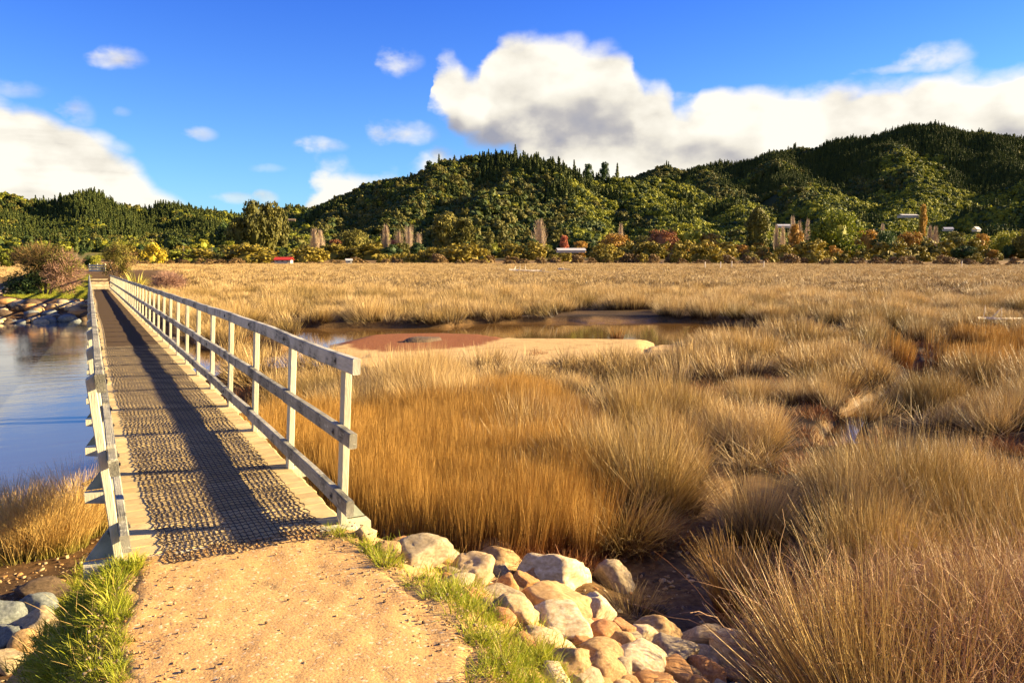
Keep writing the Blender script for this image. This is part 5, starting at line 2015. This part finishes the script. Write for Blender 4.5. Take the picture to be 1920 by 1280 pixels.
for t in TREES:
    kind, mt, px, pyb, hp, wp, dist, nm, lab = t
    plant(kind, mt, px, pyb, hp, wp, dist, nm, lab, 'shrub' if kind == 'shrub' else 'tree')

# scrub belt along the far edge of the marsh: golden gorse, brown scrub, olive trees
r5 = np.random.default_rng(91)
belts = [('gorse', 'golden_scrub_bush', 'golden brown scrub bush in the belt along the far marsh edge', 'golden scrub bushes along the far marsh edge', 150, 285, 420, 14, 38, 'shrub'),
         ('brown', 'brown_scrub_bush', 'low brown scrub bush at the very edge of the far marsh', 'low brown scrub bushes at the far marsh edge', 120, 238, 300, 6, 16, 'shrub'),
         ('olive', 'olive_bush', 'olive green bush under the trees beyond the marsh', 'olive bushes under the far trees', 90, 340, 420, 22, 34, 'round'),
         ('darkgreen', 'dark_bush', 'dark green bush under the trees beyond the marsh', 'dark green bushes under the far trees', 60, 340, 420, 20, 34, 'round'),
         ('orange', 'autumn_bush', 'small orange autumn bush among the far trees', 'orange autumn bushes among the far trees', 30, 330, 410, 20, 38, 'round'),
         ('lit', 'bright_bush', 'yellow-green bush at the foot of the hills', 'yellow-green bushes at the foot of the hills', 60, 370, 440, 24, 40, 'round')]
for mt, nm, lab, grp, n, d0, d1, h0, h1, kd in belts:
    for i in range(n):
        px = 225 + (i + r5.random() * 2.6) / n * 1740
        hp = h0 + (h1 - h0) * r5.random() ** 1.6 * 1.25
        if mt in ('gorse', 'brown') and abs(px - 532) < 36:
            continue
        if abs(px - 1070) < 40 and mt != 'brown':
            hp *= .6
        if mt == 'orange' and px < 1050:
            px = 1050 + r5.random() * 850
        wp = hp * r5.uniform(1.3, 2.4) if kd == 'shrub' else hp * r5.uniform(0.9, 1.4)
        dist = d0 + (d1 - d0) * r5.random()
        hp *= 300 / dist
        if px < 700 and mt in ('gorse', 'brown'):
            hp *= 0.75
        wp *= 300 / dist
        plant(kd, mt, px, None, hp, wp, dist, nm, lab, 'bush', grp, trunk=False if kd == 'shrub' else True)

# ------------------------------------------------------------------ bush and plants at the far end of the bridge
def leafy(name, parent, mat, seed, c, rad, n, leaf, clumps=24):
    r = np.random.default_rng(seed)
    Vs = []
    for i in range(clumps):
        u = r.normal(size=3)
        u /= np.linalg.norm(u)
        cc = np.array(c) + u * np.array(rad) * (0.45 + .45 * r.random())
        cr = min(rad) * (0.25 + .22 * r.random())
        per = n // clumps
        w = r.normal(size=(per, 3))
        w /= np.linalg.norm(w, axis=1)[:, None]
        P = cc + w * (cr * (0.5 + .6 * r.random(per)))[:, None]
        nn = w + r.normal(size=(per, 3)) * .6 + [0, 0, .2]
        nn /= np.linalg.norm(nn, axis=1)[:, None]
        t1 = np.cross(nn, r.normal(size=(per, 3)))
        t1 /= np.linalg.norm(t1, axis=1)[:, None]
        t2 = np.cross(nn, t1)
        s = leaf * (0.6 + .8 * r.random(per))[:, None]
        Vs.append(np.stack([P - t1 * s, P + t2 * s * .55, P + t1 * s, P - t2 * s * .55], 1))
    V = np.concatenate(Vs)
    return obj(name, mesh(name, V.reshape(-1, 3), [np.arange(len(V) * 4).reshape(-1, 4)], [mat], False), parent)


def branches(name, parent, mat, seed, c, rad, n, L, w):
    r = np.random.default_rng(seed)
    parts = []
    for i in range(n):
        u = r.normal(size=3)
        u /= np.linalg.norm(u)
        p = np.array(c) + u * np.array(rad) * r.random() ** .5 * .8
        d = u * .8 + r.normal(size=3) * .5 + [0.15, 0, .35]
        d /= np.linalg.norm(d)
        s = np.cross(d, r.normal(size=3))
        s = s / np.linalg.norm(s) * w / 2
        ll = L * (.5 + r.random())
        m_ = p + d * ll * .5 + r.normal(size=3) * ll * .08
        e = p + d * ll
        parts.append((np.array([p - s, p + s, m_ - s * .7, m_ + s * .7, e - s * .2, e + s * .2]), np.array([[0, 1, 3, 2], [2, 3, 5, 4]])))
    V, Q = join(parts)
    return obj(name, mesh(name, V, [Q], [mat], False), parent)


def trunks(parent, pts, mat=M_BARK):
    parts = [tube(p, rd, 6) for p, rd in pts]
    V, Q = join(parts)
    return obj('trunk', mesh('trunk', V, [Q], [mat], True), parent)


bush = obj('coastal_bush', None, loc=(-2.45, 55.5, -0.85), label='large coastal bush with pinkish dead twigs on the stony point left of the bridge', cat='bush')
leafy('foliage', bush, LM['darkgreen'], 1, (-0.85, 0, 0.85), (1.35, 1.6, 1.15), 6400, .055, 34)
leafy('foliage', bush, LM['olive'], 2, (-0.2, .4, 2.3), (1.9, 1.8, 1.0), 5200, .055, 34)
leafy('foliage', bush, LM['willow'], 3, (1.5, -0.5, 2.0), (.7, .7, .9), 900, .05, 12)
branches('dead_twigs', bush, LM['mauve'], 4, (1.0, -0.6, 1.6), (1.35, 1.4, 1.5), 3000, .42, .02)
leafy('foliage', bush, LM['brown'], 15, (1.0, -0.4, 1.6), (1.2, 1.2, 1.4), 3600, .045, 26)
branches('dead_twigs', bush, LM['brown'], 5, (-0.2, -.6, 2.4), (1.7, 1.3, 1.0), 1500, .42, .02)
leafy('foliage', bush, LM['olive'], 16, (.6, -.5, 2.1), (1.5, 1.2, 1.1), 3600, .05, 30)
trunks(bush, [([(0, 0, -.2), (-.3, 0, .7), (-.9, .1, 1.4)], [.10, .07, .03]), ([(0.1, 0, -.2), (.5, -.1, .9), (1.0, 0, 2.0)], [.11, .07, .03]), ([(0, .1, -.2), (.1, .2, 1.2), (-.1, .4, 2.6)], [.10, .07, .03])])
b2 = obj('tall_shrub', None, loc=(2.1, 69, -0.5), label='tall olive-brown rounded shrub right of the steps at the end of the bridge', cat='shrub')
leafy('foliage', b2, LM['olive'], 6, (0, 0, 2.0), (1.25, 1.3, 1.75), 6200, .05, 34)
leafy('foliage', b2, LM['brown'], 7, (.35, -.3, 1.8), (.95, 1.0, 1.5), 2400, .045, 20)
trunks(b2, [([(0, 0, -.2), (.1, 0, 1.0), (.2, .1, 2.2)], [.09, .06, .02]), ([(-.1, 0, -.2), (-.4, 0, .9), (-.7, .1, 1.9)], [.08, .05, .02])])
b3 = obj('mauve_shrub', None, loc=(4.9, 60, -1.1), label='low mauve-brown twiggy mound right of the flax', cat='shrub')
branches('twigs', b3, LM['mauve'], 8, (0, 0, .9), (1.35, 1.3, .85), 4200, .35, .018)
leafy('foliage', b3, LM['mauve'], 9, (0, 0, .7), (1.2, 1.2, .7), 1800, .035, 16)
b4 = obj('path_shrub', None, loc=(0.9, 92, 0.2), label='yellow-green shrub behind the second railing beyond the steps', cat='shrub')
leafy('foliage', b4, LM['lit'], 10, (0, 0, .9), (1.3, 1.2, 1.0), 2600, .06, 18)
leafy('foliage', b4, LM['darkgreen'], 14, (-1.2, 0, 1.6), (.7, .8, 1.7), 2200, .06, 16)
b5 = obj('dry_scrub', None, loc=(1.9, 84, 0.1), label='dry reddish-brown scrub right of the second railing', cat='scrub')
leafy('foliage', b5, LM['brown'], 11, (0, 0, .5), (.9, .9, .55), 1500, .05, 14)
branches('twigs', b5, M_TWIG, 12, (0, 0, .6), (.9, .9, .6), 700, .3, .018)
# flax: sword leaves from one base
fl = obj('flax_plant', None, loc=(2.75, 58.6, -0.75), label='yellow-green flax plant with sword-shaped leaves at the far end of the railing', cat='flax')
r6 = np.random.default_rng(3)
flax_mat = leaf_mat('flax_leaf', (0.30, 0.27, 0.04), (0.52, 0.44, 0.09), (0.66, 0.58, 0.20), 0.2, 0.45)
for i in range(54):
    a = r6.random() * 6.28
    tl = r6.uniform(.08, .95)
    L = r6.uniform(1.1, 1.75)
    w = r6.uniform(.035, .055)
    P0 = np.array([math.cos(a) * .12, math.sin(a) * .12, 0])
    V = []
    p = P0.copy()
    s = np.array([-math.sin(a), math.cos(a), 0])
    for k in range(6):
        t = k / 5
        ww = w * (1 - t ** 3) * (0.7 + .5 * math.sin(t * 3))
        th = tl + t * t * .7 * tl
        V += [p - s * ww, p + np.array([0, 0, -ww * .5]), p + s * ww]
        p = p + np.array([math.sin(th) * math.cos(a), math.sin(th) * math.sin(a), math.cos(th)]) * L / 5
    Q = []
    for k in range(5):
        b_ = 3 * k
        Q += [(b_, b_ + 1, b_ + 4, b_ + 3), (b_ + 1, b_ + 2, b_ + 5, b_ + 4)]
    obj('leaf', mesh('leaf', np.array(V), [np.array(Q)], [flax_mat], False), fl)

# steps at the far end
stp = obj('steps', None, loc=(0.65, 64.5, -0.72), label='low timber-edged earth steps rising from the far end of the bridge', cat='steps')
for i in range(5):
    yy = i * 2.2
    zz = 0.15 * (i + 1)
    bm = bevel_box(1.30, .10, .17, .01)
    o = bm_obj('step_riser', bm, M_STEP, stp)
    o.location = (0.02, yy + .02, zz - .085)
    bm = bevel_box(1.26, 2.12, .5, .01)
    o = bm_obj('tread', bm, M_PATH, stp)
    o.location = (0.02, yy + 1.13, zz - .262)
# second railing
rl = obj('far_railing', None, loc=(0.0, 80, .10), rot=(0, 0, R_(-52)), label='short white railing beyond the steps at the far end of the bridge', cat='railing')
for i in range(4):
    o = bm_obj('rail', bevel_box(2.1, .05, .17, .006), M_POST, rl)
    o.location = (1.05, 0, .12 + .22 * i)
for i in range(3):
    o = bm_obj('post', bevel_box(.09, .07, 1.1, .006), M_POST, rl)
    o.location = (.05 + i * 1.0, .062, .4)

# stones of the point
IR = [rock_mesh('stone', ROCKM[c], 950 + i, 2, sharp=6) for i, c in enumerate(('grey', 'blue', 'dark', 'tan', 'cream', 'white', 'orange', 'grey'))]
placed = []
NAMES = ['grey', 'blue-grey', 'shade-dark brown', 'tan', 'cream', 'white', 'orange', 'grey']
k = 0
for t_ in range(9000):
    x = rng.uniform(-13, 0.0)
    y = rng.uniform(42, 64)
    z = float(ground_h(x, y))
    if z < -1.58 or z > -0.72 or (x < -6 and rng.random() < .5):
        continue
    if float(sdist(x, y, ISLE)) < 0.05 and x > -4:
        continue
    s = rng.uniform(.16, .42) if x > -6 else rng.uniform(.12, .3)
    if any((x - a_) ** 2 + (y - b_) ** 2 < (0.50 * (s + c_)) ** 2 for a_, b_, c_ in placed):
        continue
    placed.append((x, y, s))
    ci = int(rng.choice(8, p=[.18, .26, .28, .08, .05, .03, .05, .07]))  # darker kinds favoured, putting the slope's shade into the stone colours
    obj('stone', IR[ci], loc=(x, y, z + s * .2), scl=(s * 1.15, s, s * rng.uniform(.6, .85)), rot=(0, rng.uniform(-.3, .3), rng.uniform(-.6, .6)),
        label='%s stone in the heap on the far point left of the bridge' % NAMES[ci], cat='stone', group='%s stones heaped on the far point' % NAMES[ci])
    if len(placed) > 280:
        break
cnt['isle stones'] = len(placed)
# green turf above the stones
x = rng.uniform(-4.5, 0.1, 2600)
y = rng.uniform(49.5, 74, 2600)
ok = (sdist(x, y, ISLE) < 0.2)
x, y = x[ok], y[ok]
z = ground_h(x, y)
s_ = 0.8 + .6 * rng.random(len(x))
scatter('point_turf', 'verge', np.stack([x, y, z], 1), tilt_rot(len(x), r, 0, None, .2), np.stack([s_ * 1.6, s_ * 1.6, s_], 1), 'green turf on the point beside the far end of the bridge', 'grass', 14)

# ------------------------------------------------------------------ houses
def quad_roof(w, d, h, over=.3):
    """gable roof along x with thickness"""
    t = .18
    V = []
    for x in (-w / 2 - over, w / 2 + over):
        V += [(x, -d / 2 - over, -.1), (x, 0, h), (x, d / 2 + over, -.1), (x, d / 2 + over, -.1 + t), (x, 0, h + t), (x, -d / 2 - over, -.1 + t)]
    n = 6
    Q = [[i, (i + 1) % n, n + (i + 1) % n, n + i] for i in range(n)]
    caps = [[0, 1, 4, 5], [1, 2, 3, 4], [n, n + 5, n + 4, n + 1], [n + 1, n + 4, n + 3, n + 2]]
    return mesh('roof', np.array(V), [np.array(Q + caps)], [M_PALEROOF])


def house(px, pyb, dist, w, d, hw, hr_, roofm, label, rot=0.0, nwin=3, z=None, wallm=None):
    x, y = at_dist(px, dist)
    zz = float(floor_h(x, y)) if z is None else z
    if pyb is not None:
        depth = x * _F[0] + y * _F[1]
        zz = CZ + (HORY - pyb) / FPX * depth
    e = obj('house', None, loc=(x, y, zz), rot=(0, 0, -YAW + rot), label=label, cat='house')
    b = bm_obj('wall', bevel_box(w, d, hw + .6, .03), wallm or M_WALL, e)
    b.location = (0, 0, (hw - .6) / 2)
    rf = obj('roof', quad_roof(w, d, hr_), e, loc=(0, 0, hw))
    rf.material_slots[0].link = 'OBJECT'
    rf.material_slots[0].material = roofm
    for i in range(nwin):
        wx = -w / 2 + w * (i + .5) / nwin
        win = bm_obj('window', bevel_box(w / nwin * .5, .10, hw * .42, .02), M_WALL, e)
        win.location = (wx, -d / 2 - .03, hw * .55)
        pn = bm_obj('pane', bevel_box(w / nwin * .42, .06, hw * .34, .01), M_GLASS, win)
        pn.location = (0, -.05, 0)
    return e


house(532, 492, 252, 4.9, 3.0, .75, .75, M_REDROOF, 'small hut with a bright red roof at the marsh edge below the tall gum group')
house(654, 493, 255, 1.7, 2.0, .8, .4, M_PALEROOF, 'tiny pale shed under the large round brown-green tree', 0.3, 1)
house(1070, 471, 300, 10.5, 5, .25, .75, M_PALEROOF, 'long low building with a pale roof among the scrub in the middle', 0.1, 4)
house(1698, 408, 640, 13, 6, 1.1, .8, M_PALEROOF, 'long white house high on the slope right of the willow', 0.15, 5)
house(1774, 432, 520, 4.6, 4, .6, .9, M_PALEROOF, 'white-roofed house on the slope, left of the pointed roof', -0.2, 3)
house(1827, 433, 540, 3.2, 3.4, .6, 1.6, M_PALEROOF, 'house with a pointed white roof near the right edge', 0.4, 2)
house(1466, 426, 470, 7, 5, .5, .8, M_PALEROOF, 'pale house half hidden behind the row of leafless poplars', 0.0, 3)
house(548, 414, 500, 5, 3, .3, .4, M_DARKWOOD, 'low brown shed in the clearing on the low hill above the gums', 0.2, 2, None, M_DARKWOOD)

# ------------------------------------------------------------------ driftwood and marsh odds and ends
def driftlog(px, py, L, rad, ang, label, knots=3):
    x, y = G(px, py, -0.9)
    z = float(ground_h(x, y))
    r = np.random.default_rng(int(px))
    pts = []
    for i in range(7):
        t = i / 6 - .5
        pts.append((t * L, math.sin(i * 1.3) * L * .03, rad * .8 + .12 * L * max(0, t) ** 1.5 * r.random()))
    parts = [tube(pts, [rad * (1 - .5 * i / 6) for i in range(7)], 7)]
    for i in range(knots):
        p = np.array(pts[1 + i % 5])
        d = np.array([r.normal() * .5, r.normal() * .5, .5 + r.random() * .6])
        parts.append(tube([p, p + d * L * .12, p + d * L * .24 + r.normal(size=3) * .05], [rad * .5, rad * .3, rad * .1], 5))
    V, Q = join(parts)
    me = mesh('driftwood_log', V, [Q], [M_DRIFT], True)
    obj('driftwood_log', me, loc=(x, y, z + .35), rot=(0, 0.04, ang), label=label, cat='driftwood')


driftlog(985, 511, 5.5, .22, -.4, 'bleached driftwood log lying at the far marsh edge, left of the upright stub')
driftlog(1058, 509, 2.2, .28, -.9, 'short upturned driftwood stub at the far marsh edge in the middle')
driftlog(1020, 512, 4.0, .13, -.5, 'thin pale driftwood branch between the long log and the stub')
driftlog(331, 522, 2.6, .13, -.5, 'dark tangled driftwood beyond the mauve shrub', 6)
driftlog(1875, 603, 2.4, .07, -.2, 'long pale dead branch lying on the rushes at the right')
for i, (px, py) in enumerate(((1351, 505), (1372, 503), (1803, 503), (1322, 505), (1432, 504))):
    x, y = G(px, py, -.9)
    z = float(ground_h(x, y))
    bm = bevel_box(.16, .16, 1.9, .02)
    o = bm_obj('fence_post', bm, M_DRIFT, None, label='old fence post at the far edge of the marsh', cat='post', group='old fence posts at the far marsh edge')
    o.location = (x, y, z + .85)
# rock lump on the red mud, branch on the sand
x, y = G(800, 641, -1.35)
o = obj('mud_lump', rock_mesh('mud_lump', ROCKM['dark'], 990, 3, sharp=3), loc=(x, y, -1.34), scl=(.75, .45, .20), rot=(0, 0, .3), label='dark crusted lump on the red mud islet in the pool', cat='lump')
print('COUNTS', cnt, 't', round(time.time() - T0, 1), 'objects', len(COL.objects))
